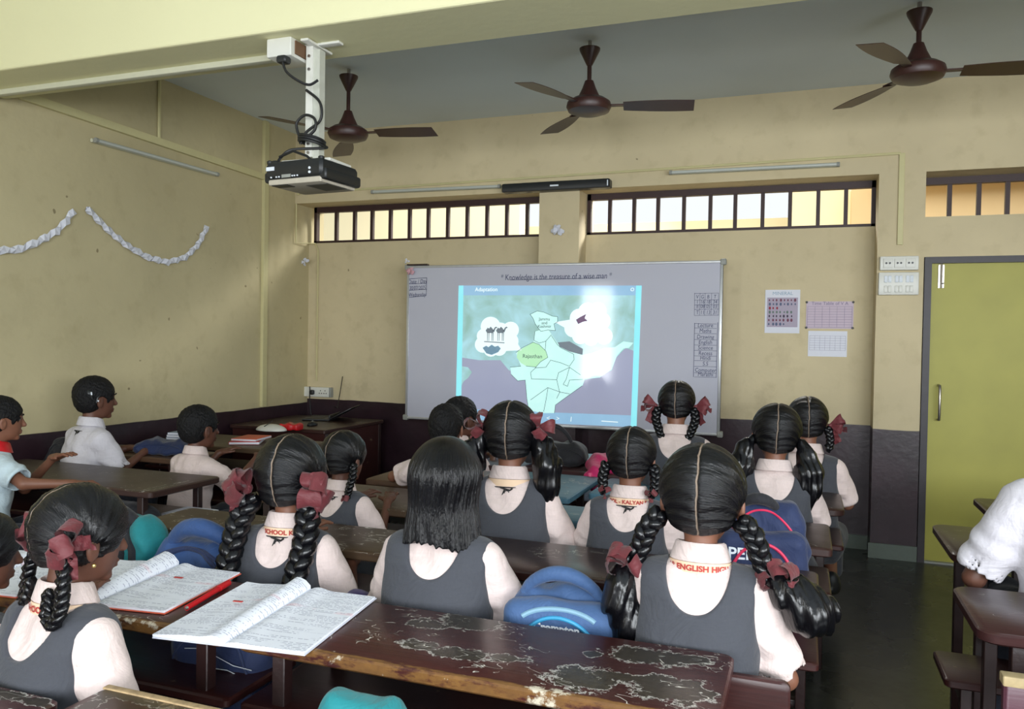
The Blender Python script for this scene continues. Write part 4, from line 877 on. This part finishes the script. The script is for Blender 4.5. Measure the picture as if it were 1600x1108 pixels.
bag('black school bag by the left wall next to the boy with the hearing aid', (-4.2, 3.62, .43), 0, .2, .3, .42, 'blackb', seed=23)

# ------------------------------------------------------------------ people
from mathutils import Euler
TZ = [-.02, 0, .1, .2, .32, .42, .47, .50, .53]
TA = [.13, .155, .158, .142, .150, .150, .115, .065, .045]
TB = [.10, .12, .115, .102, .106, .092, .068, .056, .045]
TY = [0, 0, 0, .004, .015, .032, .042, .05, .05]
def torso(P, wd=1.0):
    z = P[:, 2]; a = np.interp(z, TZ, TA)*wd; b_ = np.interp(z, TZ, TB); cy = np.interp(z, TZ, TY)
    q = (np.abs(P[:, 0]/a)**2.3+np.abs((P[:, 1]-cy)/b_)**2.3)**(1/2.3); d = (q-1)*np.minimum(a, b_)*.85
    d = np.maximum(d, np.maximum(-z-.02, z-.525))
    return smin(d, rc(P, (-.112*wd, .04, .438), (.112*wd, .04, .438), .05, .05), .04)
def hand_sdf(P, w, d, up, sd):
    w, d, up = (np.array(v, float) for v in (w, d, up)); d /= np.linalg.norm(d); up = up-d*(up@d); up /= np.linalg.norm(up); side = np.cross(d, up)*sd
    c = w+d*.042; L = np.stack([(P-c)@side, (P-c)@d, (P-c)@up], 1); h = ell(L, (0, 0, 0), (.036, .046, .015))
    h = smin(h, rc(P, w-d*.01, w+d*.02, .021, .02), .015)
    for i, (o, ln) in enumerate(((-1.5, .052), (-.5, .064), (.5, .068), (1.5, .060))):
        b0 = w+d*.074+side*o*.0175; b1 = b0+(d*.92+up*.05+side*o*.08)*ln*.5; b2 = b1+(d*.8-up*.45+side*o*.05)*ln*.55
        h = smin(h, smin(rc(P, b0, b1, .0085, .0078), rc(P, b1, b2, .0078, .0062), .003), .004)
    t0 = w+d*.022+side*.028; t1 = t0+d*.028+side*.024-up*.004; t2 = t1+d*.030+side*.008-up*.006
    return smin(h, smin(rc(P, t0, t1, .0115, .0095), rc(P, t1, t2, .0095, .0075), .004), .008)
ARM = ((.19, .11, .255), (.10, .31, None))
def head_R(hy, hp, hr): return np.array(Euler((math.radians(-hp), math.radians(hr), math.radians(hy)), 'XYZ').to_matrix())
def bow(parent, c, r, seed, dirs, mat='ribbon', name='ribbon_bow'):
    """ribbon tied in loops; dirs = (direction, length, is_loop)"""
    rs = random.Random(seed); b = MB(); c = Vector(c)
    for dv, L, loop in dirs:
        d = Vector(dv).normalized(); q = d.cross(Vector((rs.uniform(-1, 1), rs.uniform(-1, 1), rs.uniform(-.3, 1)))).normalized(); w = d.cross(q).normalized()
        n = 16; m = 5; vs = []; ph = rs.uniform(0, 6)
        for i in range(n+1):
            t = i/n
            if loop: p = c+d*(L*r*math.sin(PI*t)**.8)+q*(r*.42*math.sin(2*PI*t)); W_ = r*(.16+.42*math.sin(PI*t))
            else: p = c+d*(L*r*t)+Vector((0, 0, -.25*r*L*t*t))+q*(.08*r*math.sin(5*t+ph)); W_ = r*(.14+.26*min(1, 2.5*t))
            for j in range(m):
                u = (j/(m-1)-.5)*2; k = r*.09*math.sin(i*1.15+u*3.2+ph)+r*.07*math.sin(j*2.6+i*.5+ph)
                vs.append(p+w*(W_*u)+(q if not loop else (q*.6+d*.5))*k)
        N = len(vs); vs2 = [v+(q*.0016) for v in vs]; fs = []
        for i in range(n):
            for j in range(m-1): a = i*m+j; fs += [(a, a+1, a+1+m, a+m), (N+a, N+a+m, N+a+m+1, N+a+1)]
        b.add(vs+vs2, fs)
    for k in range(3): b.lathe([(r*.05, -r*.2), (r*.17, -r*.13), (r*.2, 0), (r*.16, r*.14), (r*.05, r*.2)], c+Vector((rs.uniform(-1, 1), rs.uniform(-1, 1), rs.uniform(-1, 1)))*r*.06, 10)
    return b.build(name, mat, parent, ang=70)
def braid(parent, pts, r0, r1, name='braid'):
    P = [Vector(p) for p in pts]; out = []
    for i in range(len(P)-1):      # Catmull-Rom resample
        a, b_, c, d = P[max(i-1, 0)], P[i], P[i+1], P[min(i+2, len(P)-1)]; n = max(3, int((c-b_).length/.006))
        for k in range(n):
            t = k/n; out.append(.5*((2*b_)+(c-a)*t+(2*a-5*b_+4*c-d)*t*t+(3*b_-a-3*c+d)*t**3))
    out.append(P[-1]); m = len(out); mb = MB(); s = [0]
    for i in range(1, m): s.append(s[-1]+(out[i]-out[i-1]).length)
    strands = [[], [], []]; R = []; up = None; phase = 0
    for i, p in enumerate(out):
        t = (out[min(i+1, m-1)]-out[max(i-1, 0)]).normalized(); up = Vector((0, 1, .01)) if up is None else up
        sd = t.cross(up).normalized(); up = sd.cross(t).normalized(); q = i/(m-1); r = r0+(r1-r0)*q
        if i: phase += 2*PI*(s[i]-s[i-1])/(3.5*r)
        R.append(r*.62*(1 if q > .03 else .7))
        for k in range(3):
            a = phase+2*PI*k/3; strands[k].append(p+sd*(r*.62*math.sin(a))+up*(r*.36*math.sin(2*a)))
    for st in strands: mb.tube(st, R, 8)
    return mb.build(name, 'h_tail', parent, ang=80)
def tailmesh(parent, pts, seed, name='ponytail', h=.006, end=0):
    P0 = np.array([p for p, r in pts]); lo = P0.min(0)-.06; hi = P0.max(0)+.06
    def f(P):
        return chain(P, pts, .02)+.0028*np.sin(P[:, 0]*230+9*np.sin(P[:, 2]*9+seed)+P[:, 1]*120)+.004*np.sin(P[:, 0]*70+P[:, 1]*60+seed+4*np.sin(P[:, 2]*11))
    return sdf_obj(name, f, lo, hi, h, 'h_tail', parent)
def cap_f(P, style):
    x, y, z = P[:, 0], P[:, 1], P[:, 2]
    if style == 'short':
        d = ell(P, (0, -.016, .024), (.084, .102, .094)); d = smin(d, ell(P, (0, -.045, -.03), (.066, .052, .05)), .03)
        d = smax(d, -ell(P, (0, .135, -.06), (.1, .082, .125)), .008)
        d = smax(d, -smin(ell(P, (.09, .012, -.03), (.04, .034, .045)), ell(P, (-.09, .012, -.03), (.04, .034, .045)), .001), .006)
        return d+.0016*np.sin(x*170+3*np.sin(z*60))*np.sin(y*150+z*110)+.0011*np.sin(x*410+z*220+y*160)*np.sin(z*330+y*120)
    if style == 'bob':
        ph = np.arctan2(x, y+.01); zz = np.clip((-z-.02)/.2, 0, 1)
        rx = .086+.040*zz-.012*zz**3; ry = .102+.010*zz
        side = (np.sqrt((x/rx)**2+((y+.022)/ry)**2)-1)*.095
        side = np.maximum(smax(side, z-.05, .07), -(z+.170+.003*np.sin(ph*37)+.010*np.sin(ph*3+1)))
        d = smin(ell(P, (0, -.018, .018), (.099, .114, .106)), side, .04)
        d = smax(d, -smin(ell(P, (0, .13, -.07), (.078, .1, .15)), rc(P, (0, .03, -.1), (0, .05, -.3), .06, .07), .02), .01)
        return d+(.0013*np.sin(ph*52+5*np.sin(z*14))+.0014*np.sin(ph*17+3*np.sin(z*17)))*np.clip((.10-z)/.10, 0, 1)
    Q = P.copy(); Q[:, 0] = x/(1-.20*np.clip(-(z-.01)/.09, 0, 1)); Q[:, 1] = np.where(y < 0, y/(1-.10*np.clip(-(z-.0)/.09, 0, 1)), y)
    d = ell(Q, (0, -.014, .022), (.093, .108, .099))*.9; d = smin(d, ell(P, (0, -.045, -.035), (.064, .052, .042)), .03); d = smax(d, -(z+.074-.25*np.abs(x)), .006)
    d = smax(d, -ell(P, (0, .128, -.055), (.092, .078, .105)), .010)
    d = smax(d, -smin(ell(P, (.095, .012, -.035), (.030, .026, .036)), ell(P, (-.095, .012, -.035), (.030, .026, .036)), .001), .008)
    th = np.arctan2(z+.03, y+.02); ax = np.abs(x); d = d+.00042*np.sin(th*86+2.5*np.sin(ax*45+th*3))+.00034*np.sin(th*137+2*np.sin(ax*60+1))+.0009*np.sin(th*21+2.2*np.sin(ax*38+th*2))
    return d+.003*np.exp(-(x/.004)**2)
def person(label, px, py, Y, s, ry=0, hy=0, hp=4, hr=0, girl=True, sk='skin1', hs=1.0, ties=None, arms=(None, None), shirt='shirt', style='tied', band=None, cord=False, sleeve=.86, legs=True, wd=1.0, fine=.0058, detail=None, collar=None, skirt='pina', T=None, group=None, cat=None, feet=None):
    X0, Y0, Z0 = atY(px, py, Y) if T is None else (px, Y, T)
    R = head_R(hy, hp, hr); c = np.array([0, .048, .555])+R @ np.array([0, .022, .10+.04*(hs-1)]); ry_ = math.radians(ry)
    ox = X0-s*(c[0]*math.cos(ry_)-c[1]*math.sin(ry_)); oy = Y0-s*(c[0]*math.sin(ry_)+c[1]*math.cos(ry_)); oz = Z0-s*(c[2]+.118*hs)
    t = thing('person', label, cat or ('girl' if girl else 'boy'), (ox, oy, oz), rz=ry_, s=s, group=group)
    A = [a or ARM for a in arms]; A = [((-A[0][0][0], *A[0][0][1:]), (-A[0][1][0], *A[0][1][1:])), A[1]]
    A = [(e_, (h_[0], h_[1], (.772-oz)/s if h_[2] is None else h_[2])) for e_, h_ in A]
    sh = [(-.128*wd, .04, .432), (.128*wd, .04, .432)]; floor_z = -oz/s
    knee = [(-.085, .33, .075), (.085, .33, .075)]; foot = [(-.09, .33, floor_z+.07), (.09, .33, floor_z+.07)]
    if feet: foot = [(*f_[:2], floor_z+f_[2]) for f_ in feet]
    def headd(P):
        q = (P-c) @ R / hs; d = ell(q, (0, -.012, .02), (.076, .094, .088)); d = smin(d, ell(q, (0, .030, -.048), (.050, .052, .058)), .035)
        d = smin(d, rc(q, (0, .080, .004), (0, .096, -.026), .007, .011), .012); d = smin(d, ell(q, (0, .080, -.055), (.024, .010, .005)), .005); d = smin(d, ell(q, (0, .079, -.066), (.020, .010, .006)), .005)
        d = smin(d, ell(q, (0, .070, .022), (.045, .014, .008)), .012); d = smin(d, ell(q, (0, .066, -.092), (.02, .014, .012)), .015)
        for sx in (-1, 1):
            d = smax(d, -ell(q, (sx*.031, .094, .004), (.016, .012, .009)), .008)
            e = ell((q-np.array([sx*.080, -.004, -.018])) @ np.array(Euler((.15, 0, sx*.45)).to_matrix()), (0, 0, 0), (.008, .018, .030)); e = smax(e, -ell(q, (sx*.092, .002, -.014), (.008, .010, .016)), .004); d = smin(d, e, .006)
        return d*hs
    def bodyf(P):
        d = headd(P); nk = rc(P, (0, .042, .49), c+R @ np.array([0, -.02, -.05]), .044, .043); d = smin(d, nk, .02)
        d = smin(d, torso(P, wd)+.02, .03)
        for i, (e, h) in enumerate(A):
            d = smin(d, smin(rc(P, sh[i], e, .036, .029), rc(P, e, h, .029, .019), .012), .01)
            hd = np.array(h)-np.array(e); d = smin(d, hand_sdf(P, h, hd*np.array([1, 1, .3]), (0, 0, 1), -1 if i else 1), .008)
        if legs:
            for i in (0, 1): d = smin(d, smin(rc(P, (sh[i][0]*.55, .02, .08), knee[i], .06, .045), rc(P, knee[i], foot[i], .043, .027), .02), .02)
        return d
    allp = np.array([(0, -.15, .0), (0, .2, .85), (-.2, 0, .3), (.2, 0, .3)]+[v for a in A for v in a]+([v for v in foot] if legs else []))
    lo = allp.min(0)-.1; hi = allp.max(0)+.1; lo[2] = min(lo[2], -.1)
    body = sdf_obj('body', bodyf, lo, (hi[0], hi[1], min(hi[2], .86)), fine, sk, t)
    # shirt
    def shirtf(P):
        d = smin(torso(P, wd), rc(P, (0, .045, .47), (0, .055, .525), .056, .046), .015)
        for i, (e, h) in enumerate(A):
            S_ = np.array(sh[i]); E_ = np.array(e, float); en = S_+(E_-S_)*sleeve; u = (E_-S_)/np.linalg.norm(E_-S_)
            ln = np.linalg.norm(en-S_); tt_ = (P-S_) @ u
            sl = smin(rc(P, S_, en, .056, .064), rc(P, S_, S_+(en-S_)*.7, .052, .058), .01)
            sl = sl+.0045*np.sin(tt_*60+P[:, 1]*45+2*np.sin(P[:, 2]*30+i*2))*np.clip(tt_/ln, 0, 1)
            sl = smax(sl, tt_-ln-.015, .004); inner = np.maximum(rc(P, S_+(en-S_)*.75, en+u*.08, .050, .058), -(tt_-ln+.03)); sl = smax(sl, -inner, .004)
            d = smin(d, sl, .022)
        x, y, z = P[:, 0], P[:, 1], P[:, 2]
        d = d+.0035*np.sin(x*34+z*22+3*np.sin(z*16+x*9))*np.sin(z*26-x*19+y*12)
        return smax(d, np.maximum(z-.522-.25*(.05-y), -(z-(.05 if girl else -.03))), .004)
    sobj = sdf_obj('shirt', shirtf, (min(lo[0], -.32), -.17, -.1), (max(hi[0], .32), max(.25, min(hi[1], .45)), .60), fine, shirt, t)
    if girl:
        def pinaf(P):
            x, y, z = P[:, 0], P[:, 1], P[:, 2]
            d = torso(P, wd)-.0095+.0022*np.sin(x*26+2*np.sin(z*15))*np.sin(z*19+x*8)
            sc = np.where(z > .50, np.abs(x)-.083, (np.sqrt((x/.083)**2+((z-.50)/.112)**2)-1)*.083)
            d = smax(d, -sc, .005)
            ah = (np.sqrt(((np.abs(x)-.225*wd)/.078)**2+((z-.40)/.155)**2)-1)*.078; d = smax(d, -ah, .005)
            return smax(d, np.maximum(-(z-.16), z-.52), .004)
        sdf_obj('pinafore', pinaf, (-.2, -.16, .1), (.2, .2, .56), .005, skirt, t)
    if legs:
        def lower(P):
            x, y, z = P[:, 0], P[:, 1], P[:, 2]
            if girl:
                d = smin(ell(P, (0, .0, .085), (.185, .15, .125)), smin(rc(P, (-.09, .03, .06), (-.10, .34, .05), .09, .075), rc(P, (.09, .03, .06), (.10, .34, .05), .09, .075), .05), .06)
                d = smin(d, rc(P, (-.10, .34, .03), (.10, .34, .03), .07, .07), .05); d = smin(d, rbox(P, (0, .34, -.07), (.16, .055, .12), .04), .03)
                return smax(d+.004*np.sin(x*75+y*12), z-.21, .004)
            d = ell(P, (0, .0, .07), (.165, .135, .10))
            for i in (0, 1): d = smin(d, smin(rc(P, (sh[i][0]*.6, .02, .06), knee[i], .078, .062), rc(P, knee[i], (foot[i][0], foot[i][1], foot[i][2]+.05), .062, .050), .03), .03)
            return smax(d+.003*np.sin(x*40+y*50+z*30), z-.17, .004)
        sdf_obj('skirt' if girl else 'trousers', lower, (-.26, -.2, (-.24 if girl else floor_z)), (.26, .46, .26), .009, (skirt if girl else 'navyc'), t)
        for i in (0, 1): sdf_obj('shoe', lambda P, i=i: smax(smin(ell(P, (foot[i][0], foot[i][1]+.04, foot[i][2]-.035), (.04, .11, .045)), rc(P, (foot[i][0], foot[i][1], foot[i][2]-.03), (foot[i][0], foot[i][1], foot[i][2]+.005), .04, .036), .02), -(P[:, 2]-foot[i][2]+.068), .004), (foot[i][0]-.07, foot[i][1]-.11, foot[i][2]-.09), (foot[i][0]+.07, foot[i][1]+.19, foot[i][2]+.07), .009, 'black', t)
    # collar: a turned-down band around the neck
    cm = collar or shirt; b = MB(); n = 40; prof = [(.050, .022), (.054, .026), (.060, .022), (.073, -.022), (.071, -.024), (.062, -.006), (.055, .010), (.050, .0)]
    for k in range(n):
        a = 2*PI*k/n
        for r_, z in prof:
            y = r_*1.0*math.sin(a); b.v.append((r_*1.12*math.cos(a), .050+y, .527+z-(.30*y if y > 0 else .10*y)))
    m = len(prof); b.f = [(k*m+j, k*m+(j+1) % m, ((k+1) % n)*m+(j+1) % m, ((k+1) % n)*m+j) for k in range(n) for j in range(m)]
    b.build('collar', cm, t, ang=50)
    def onneck(x, y, r_=.078, z0=.497):    # a point on the neck band, back centre at x = 0
        a = -PI/2+x/r_; return (r_*1.10*math.cos(a), .052+r_*math.sin(a), z0+y+(-.10*r_*math.sin(a)-.008))
    if band is not None:
        b = MB(); n = 28
        for k in range(n+1):
            x = -.13+.26*k/n; b.v += [onneck(x, -.013, .0775), onneck(x, .013, .0745)]
        b.v += [(v[0]*.96, .05+(v[1]-.05)*.96, v[2]) for v in b.v]; q = 2*(n+1)
        b.f = [(2*k, 2*k+2, 2*k+3, 2*k+1) for k in range(n)]+[(q+2*k, q+2*k+1, q+2*k+3, q+2*k+2) for k in range(n)]+[(2*k, q+2*k, q+2*k+2, 2*k+2) for k in range(n)]
        bo = b.build('lanyard', 'band', t)
        if band: b = MB(); text_on(b, band, .021, lambda x, y: onneck(x, y-.0075, .0792 if True else 0), 0, .0008); b.build('lanyard_print', 'redtext', bo, smooth=False)
    if cord:
        b = MB(); b.tube([onneck(-.12+.24*k/20, -.016, .080) for k in range(21)], .0022, 6); b.build('cord', 'cable', t)
        b = MB(); k0 = Vector(onneck(0, -.022, .083)); b.tube([k0+Vector((-.018, 0, .006)), k0, k0+Vector((.02, -.002, -.004)), k0+Vector((.03, -.002, .004))], .0035, 6); b.tube([k0, k0+Vector((-.012, -.004, -.03))], .003, 6)
        b.tube([k0+Vector((.008+.009*math.cos(a), -.003, -.014+.009*math.sin(a))) for a in np.linspace(0, 2*PI, 13)], .0018, 6); b.build('cord_clip', 'cable', t)
    # hair, in the head's own frame
    hm = {'tied': 'h_part', 'bob': 'h_down', 'short': 'h_short'}[style]
    ho = sdf_obj('hair', lambda P: cap_f(P, style), (-.15, -.16, -.24 if style == 'bob' else -.12), (.15, .14, .15), .0029, hm, t)
    ml = Matrix(R.tolist()).to_4x4(); ml = Matrix.Translation(tuple(c)) @ ml @ Matrix.Diagonal((hs, hs, hs, 1)); ho.matrix_local = ml
    def hc(o): o.parent = t; o.matrix_local = ml; return o
    for sx in (-1, 1):
        e = MB().lathe([(.0001, -.0125)]+[(.0125*math.cos(a), .0125*math.sin(a)) for a in np.linspace(-1.4, 1.4, 9)]+[(.0001, .0125)], n=14); e.v = [(p[0]+sx*.030, p[1]+.0615, p[2]+.004) for p in e.v]
        eo = hc(e.build('eye', 'eyew', t)); i_ = MB().lathe([(.0065, 0), (.006, .0015), (.0001, .002)], n=12); i_.v = [(p[0]+sx*.030, .0615+.0118+p[2], p[1]+.004) for p in i_.v]; i_.build('iris', 'eyed', eo)
        bm = MB().tube([(sx*.016, .087, .024), (sx*.032, .085, .029), (sx*.050, .074, .024)], [.003, .0035, .002], 6); hc(bm.build('eyebrow', 'h_short', t))
    if ties: ties(t, hc)
    if detail: detail(t, hc)
    return t
B_FLOWER = lambda sx: [((sx*.7, -.5, .6), 1.1, True), ((sx*.3, -.8, -.2), 1.0, True), ((sx*.9, -.1, -.4), 1.0, True), ((sx*.3, -.5, 1), 1.0, True), ((sx*.4, -.4, -1), 1.1, False)]
def hcp(hc, f, *a, **k):
    o = f(*a, **k); return hc(o)
def ties_front(t, hc):          # the big girl: braid, bow, loose tail
    for sx, tl in ((-1, [((-.150, -.03, -.165), .022), ((-.163, -.035, -.20), .034), ((-.160, -.035, -.245), .040), ((-.150, -.035, -.285), .036), ((-.148, -.035, -.305), .030)]),
                   (1, [((.160, -.03, -.150), .024), ((.185, -.03, -.175), .036), ((.212, -.03, -.200), .044), ((.232, -.03, -.212), .042), ((.245, -.02, -.20), .030)])):
        hcp(hc, braid, t, [(sx*.083, -.035, -.035), (sx*.112, -.04, -.07), (sx*.125, -.038, -.11), (sx*.150, -.032, -.155)], .021, .019)
        hcp(hc, bow, t, (sx*.155, -.038, -.155), .040, 5+sx, [((sx*.8, -.4, .8), 1.25, True), ((-sx*.5, -.3, .1), .9, True), ((sx*.2, -.6, 1), 1.1, True), ((sx*.9, -.3, -.2), 1.1, True)])
        hcp(hc, tailmesh, t, tl, sx, h=.005)
def ties_long(t, hc):           # long thick braids with flower bows at the ears
    for sx, dx in ((-1, -.02), (1, .0)):
        hcp(hc, braid, t, [(sx*.084, -.062, -.045), (sx*.086+dx, -.075, -.10), (sx*.086+dx*1.5, -.09, -.17), (sx*.078+dx*2, -.115, -.24), (sx*.074+dx*2.5, -.12, -.31), (sx*.07+dx*2.8, -.122, -.37 if sx > 0 else -.34)], .030, .025)
        hcp(hc, bow, t, (sx*.092, -.072, -.028), .054, 11+sx, B_FLOWER(sx))
def ties_loop(t, hc):           # folded braids looped back up into bows
    for sx in (-1, 1):
        hcp(hc, braid, t, [(sx*.080, -.062, -.035), (sx*.105, -.062, -.085), (sx*.112, -.06, -.14), (sx*.095, -.065, -.172), (sx*.068, -.07, -.155), (sx*.058, -.07, -.11)], .017, .014)
        hcp(hc, bow, t, (sx*.088, -.062, -.012), .044, 21+sx, [((sx*.3, -.2, 1), 1.3, True), ((sx*.7, .6, .6), 1.5, False), ((sx*.4, -.7, -.5), 1.0, True), ((sx*.3, .2, -1), 1.3, False), ((sx*.8, -.6, .2), 1.0, True)])
def ties_pig(sbow=True, L=.22, z0=.0, w=.036, seed=0, bz=.035):
    def f(t, hc):
        for sx in (-1, 1):
            hcp(hc, tailmesh, t, [((sx*.088, -.03, z0+.01), .022), ((sx*.112, -.035, z0-.03), .032), ((sx*.125, -.04, z0-.09), w+.004), ((sx*.128, -.04, z0-.15), w), ((sx*.124, -.035, z0-L), w*.62)], seed+sx)
            if sbow: hcp(hc, bow, t, (sx*.092, -.035, z0+bz), .040, seed+31+sx, [((sx*1, -.3, .1), 1.5, True), ((-sx*.1, -.4, 1), 1.2, True), ((sx*.2, -.8, -.5), 1.1, True), ((sx*.6, -.2, -.8), 1.2, False)])
    return f
def ties_small(bows=True, L=.20, r=.016, seed=0, bl=.04, inw=0.0):
    def f(t, hc):
        for sx in (-1, 1):
            hcp(hc, braid, t, [(sx*.086, -.035, -.02), (sx*.098, -.045, -.07), (sx*(.092-inw*.3), -.055, -.12), (sx*(.085-inw), -.06, -L)], r*1.15, r*.9)
            if bows: hcp(hc, bow, t, (sx*.098, -.04, -.01), bl, seed+41+sx, [((sx*1, -.1, .6), 1.5, True), ((sx*1, -.2, -.3), 1.3, True), ((sx*.9, -.1, .0), 1.7, False), ((sx*.5, -.2, -.9), 1.7, False)])
            else: hcp(hc, bow, t, (sx*(.085-inw), -.06, -L), .022, seed+51+sx, [((sx*.6, -.6, .3), 1.1, True), ((-sx*.6, -.6, .2), 1, True), ((0, -.3, -1), 1.2, False)])
    return f
def earring(t, hc): hc(MB().lathe([(.0005, -.005), (.004, -.003), (.005, 0), (.004, .003), (.0005, .005)], (.086, .002, -.052), 10).build('earring', simple('gold_bead', rgb(220, 190, 120), .3, metal=.8), t))
def hearing(t, hc):
    b = MB().lathe([(.001, 0), (.016, .001), (.018, .004), (.014, .008), (.001, .010)], n=20); q = Euler((0, math.radians(68), 0)).to_matrix(); b.v = [tuple(q @ Vector(p)+Vector((.072, -.052, .032))) for p in b.v]; hc(b.build('hearing_coil', 'black', t))
    b = MB().tube([(.086, -.052, .035), (.086, -.050, .020)], .0035); hc(b.build('coil_marker', 'print', t))
    hc(MB().tube([(.082, -.050, .02), (.086, -.045, .0), (.087, -.03, -.012), (.088, -.02, .004)], .0022).build('hearing_wire', 'cable', t)); hc(MB().tube([(.087, -.024, -.02), (.090, -.022, .006), (.088, -.010, .018)], [.005, .006, .003]).build('ear_hook', 'black', t))
    hc(MB().tube([(.090, -.022, -.008), (.091, -.015, -.01)], .004).build('battery_light', 'print', t))
PA = [
 dict(label='girl at left bending over notebooks, maroon bow by her ear, looped braids', hs=1.09, px=130, py=757, Y=1.41, s=.94, ry=-9, hy=-13, hp=10, sk='skin2', ties=ties_loop, detail=earring, band='SCHOOL HI', arms=(((.195, .06, .17), (.11, .24, .13)), ((.205, .06, .17), (.12, .24, .13))), fine=.0052),
 dict(label='girl with straight black bob hair and no ribbons, grey pinafore', hs=1.08, px=700, py=684, Y=2.22, s=1.0, ry=3, style='bob', hp=3, wd=1.06, arms=(((.22, .10, .20), (.10, .31, .32)), ((.235, .10, .21), (.11, .31, .32)))),
 dict(label='girl with two long thick braids and big crumpled maroon bows, grey pinafore', hs=1.27, px=458, py=679, Y=2.28, s=.98, ry=6, hy=2, ties=ties_long, band='SCHOOL K', cord=True, arms=(None, ((.225, .08, .20), (.12, .30, .31))), fine=.0055),
 dict(label='largest girl at right, braids ending in maroon bows and loose tails', px=1100, py=694, Y=2.17, hs=1.25, s=.98, ry=0, ties=ties_front, band='AR ENGLISH HIGH', sk='skin1', arms=(((.20, .10, .23), (.10, .30, .31)), ((.225, .06, .21), (.13, .24, .22))), fine=.0052),
 dict(label='girl with bow-topped loose pigtails just behind the bob haired girl', hs=1.18, px=800, py=627, Y=3.0, s=1.03, ry=8, hy=2, ties=ties_pig(True, .22, .0, .042, 2), band='', cord=True, wd=1.04, arms=(None, ((.23, .08, .22), (.12, .30, .31)))),
 dict(label='small girl with thin braids, between the long-braided and bob haired girls', hs=1.12, px=540, py=673, Y=2.93, s=.86, ry=-6, hy=-8, ties=ties_small(False, .17, .016, 3), cord=True, sk='skin2'),
 dict(label='girl with clip cord on her collar band, between pigtailed girl and largest girl', px=988, py=667, Y=3.0, s=.94, ry=2, hs=1.08, ties=ties_small(False, .12, .017, 6), band='OOL - KALYAN E', cord=True),
 dict(label='girl nearest the whiteboard sitting high, short braids with maroon bows flaring to the right', hs=1.02, px=1058, py=595, Y=4.3, s=1.04, ry=4, ties=ties_small(True, .19, .019, 9, .045, .03)),
 dict(label='girl with two loose bowless pigtails at the right, white parting line, beside the aisle', px=1214, py=631, Y=3.71, s=1.0, ry=3, hr=3, hs=1.15, ties=ties_pig(False, .22, -.04, .044, 12)),
 dict(label='girl farthest right by the aisle with one low maroon ribbon showing', px=1262, py=620, Y=4.5, s=1.05, ry=-6, hy=10, hs=1.08, ties=ties_small(True, .10, .016, 15, .042), feet=((-.09, .33, .07), (.13, .05, .26))),
 dict(label='boy with cropped hair seen from behind propping his left elbow on the middle desk', hs=1.1, px=699, py=630, Y=3.62, s=.92, ry=2, girl=False, style='short', sk='skin1', sleeve=.66, arms=(((.33, .10, .36), (.12, .30, .46)), None)),
 dict(label='boy half hidden behind the other cropped haired boy, face turned to the right', hs=1.12, px=722, py=619, Y=4.4, s=.98, ry=-10, hy=-22, girl=False, style='short', sk='skin2'),
 dict(label='boy in white shirt with a hearing device on his cropped head by the left wall', px=151, py=587, Y=3.58, s=1.05, ry=-14, hy=-12, girl=False, style='short', sk='skin2', shirt='white', detail=hearing, cord=True, hs=1.08),
 dict(label='boy in pale shirt leaning both arms on the far left desk, head turned right', px=313, py=632, Y=3.72, s=.95, ry=-10, hy=-10, girl=False, style='short', sk='skin2', hs=1.2, arms=(None, ((.27, .12, .33), (.20, .36, None)))),
 dict(label='boy in light blue shirt with red collar, hand spread on the desk', px=4, py=618, Y=2.78, s=.98, ry=-22, hy=-10, girl=False, style='short', sk='skin1', shirt='shirtb', collar='red', fine=.0046, sleeve=.7, arms=(((.14, .22, .27), (-.03, .30, .44)), ((.25, .10, .36), (.33, .27, None)))),
 dict(label='child cut off by the left photo edge beside the girl bending over the notebooks', px=-28, py=798, Y=1.42, s=.9, ry=-6, hy=-22, hp=8, sk='skin2', ties=None, fine=.0065),
 dict(label='boy in white shirt and black trousers cut by the right photo edge', px=.83, py=0, Y=3.03, T=1.40, s=1.16, ry=8, girl=False, style='short', sk='skin2', shirt='white', wd=1.1, arms=(((.25, .07, .20), (.12, .28, .30)), None), fine=.007),
]
for k in PA: person(**k)
# the free leg and shoe of the girl by the aisle, stretched into the gangway
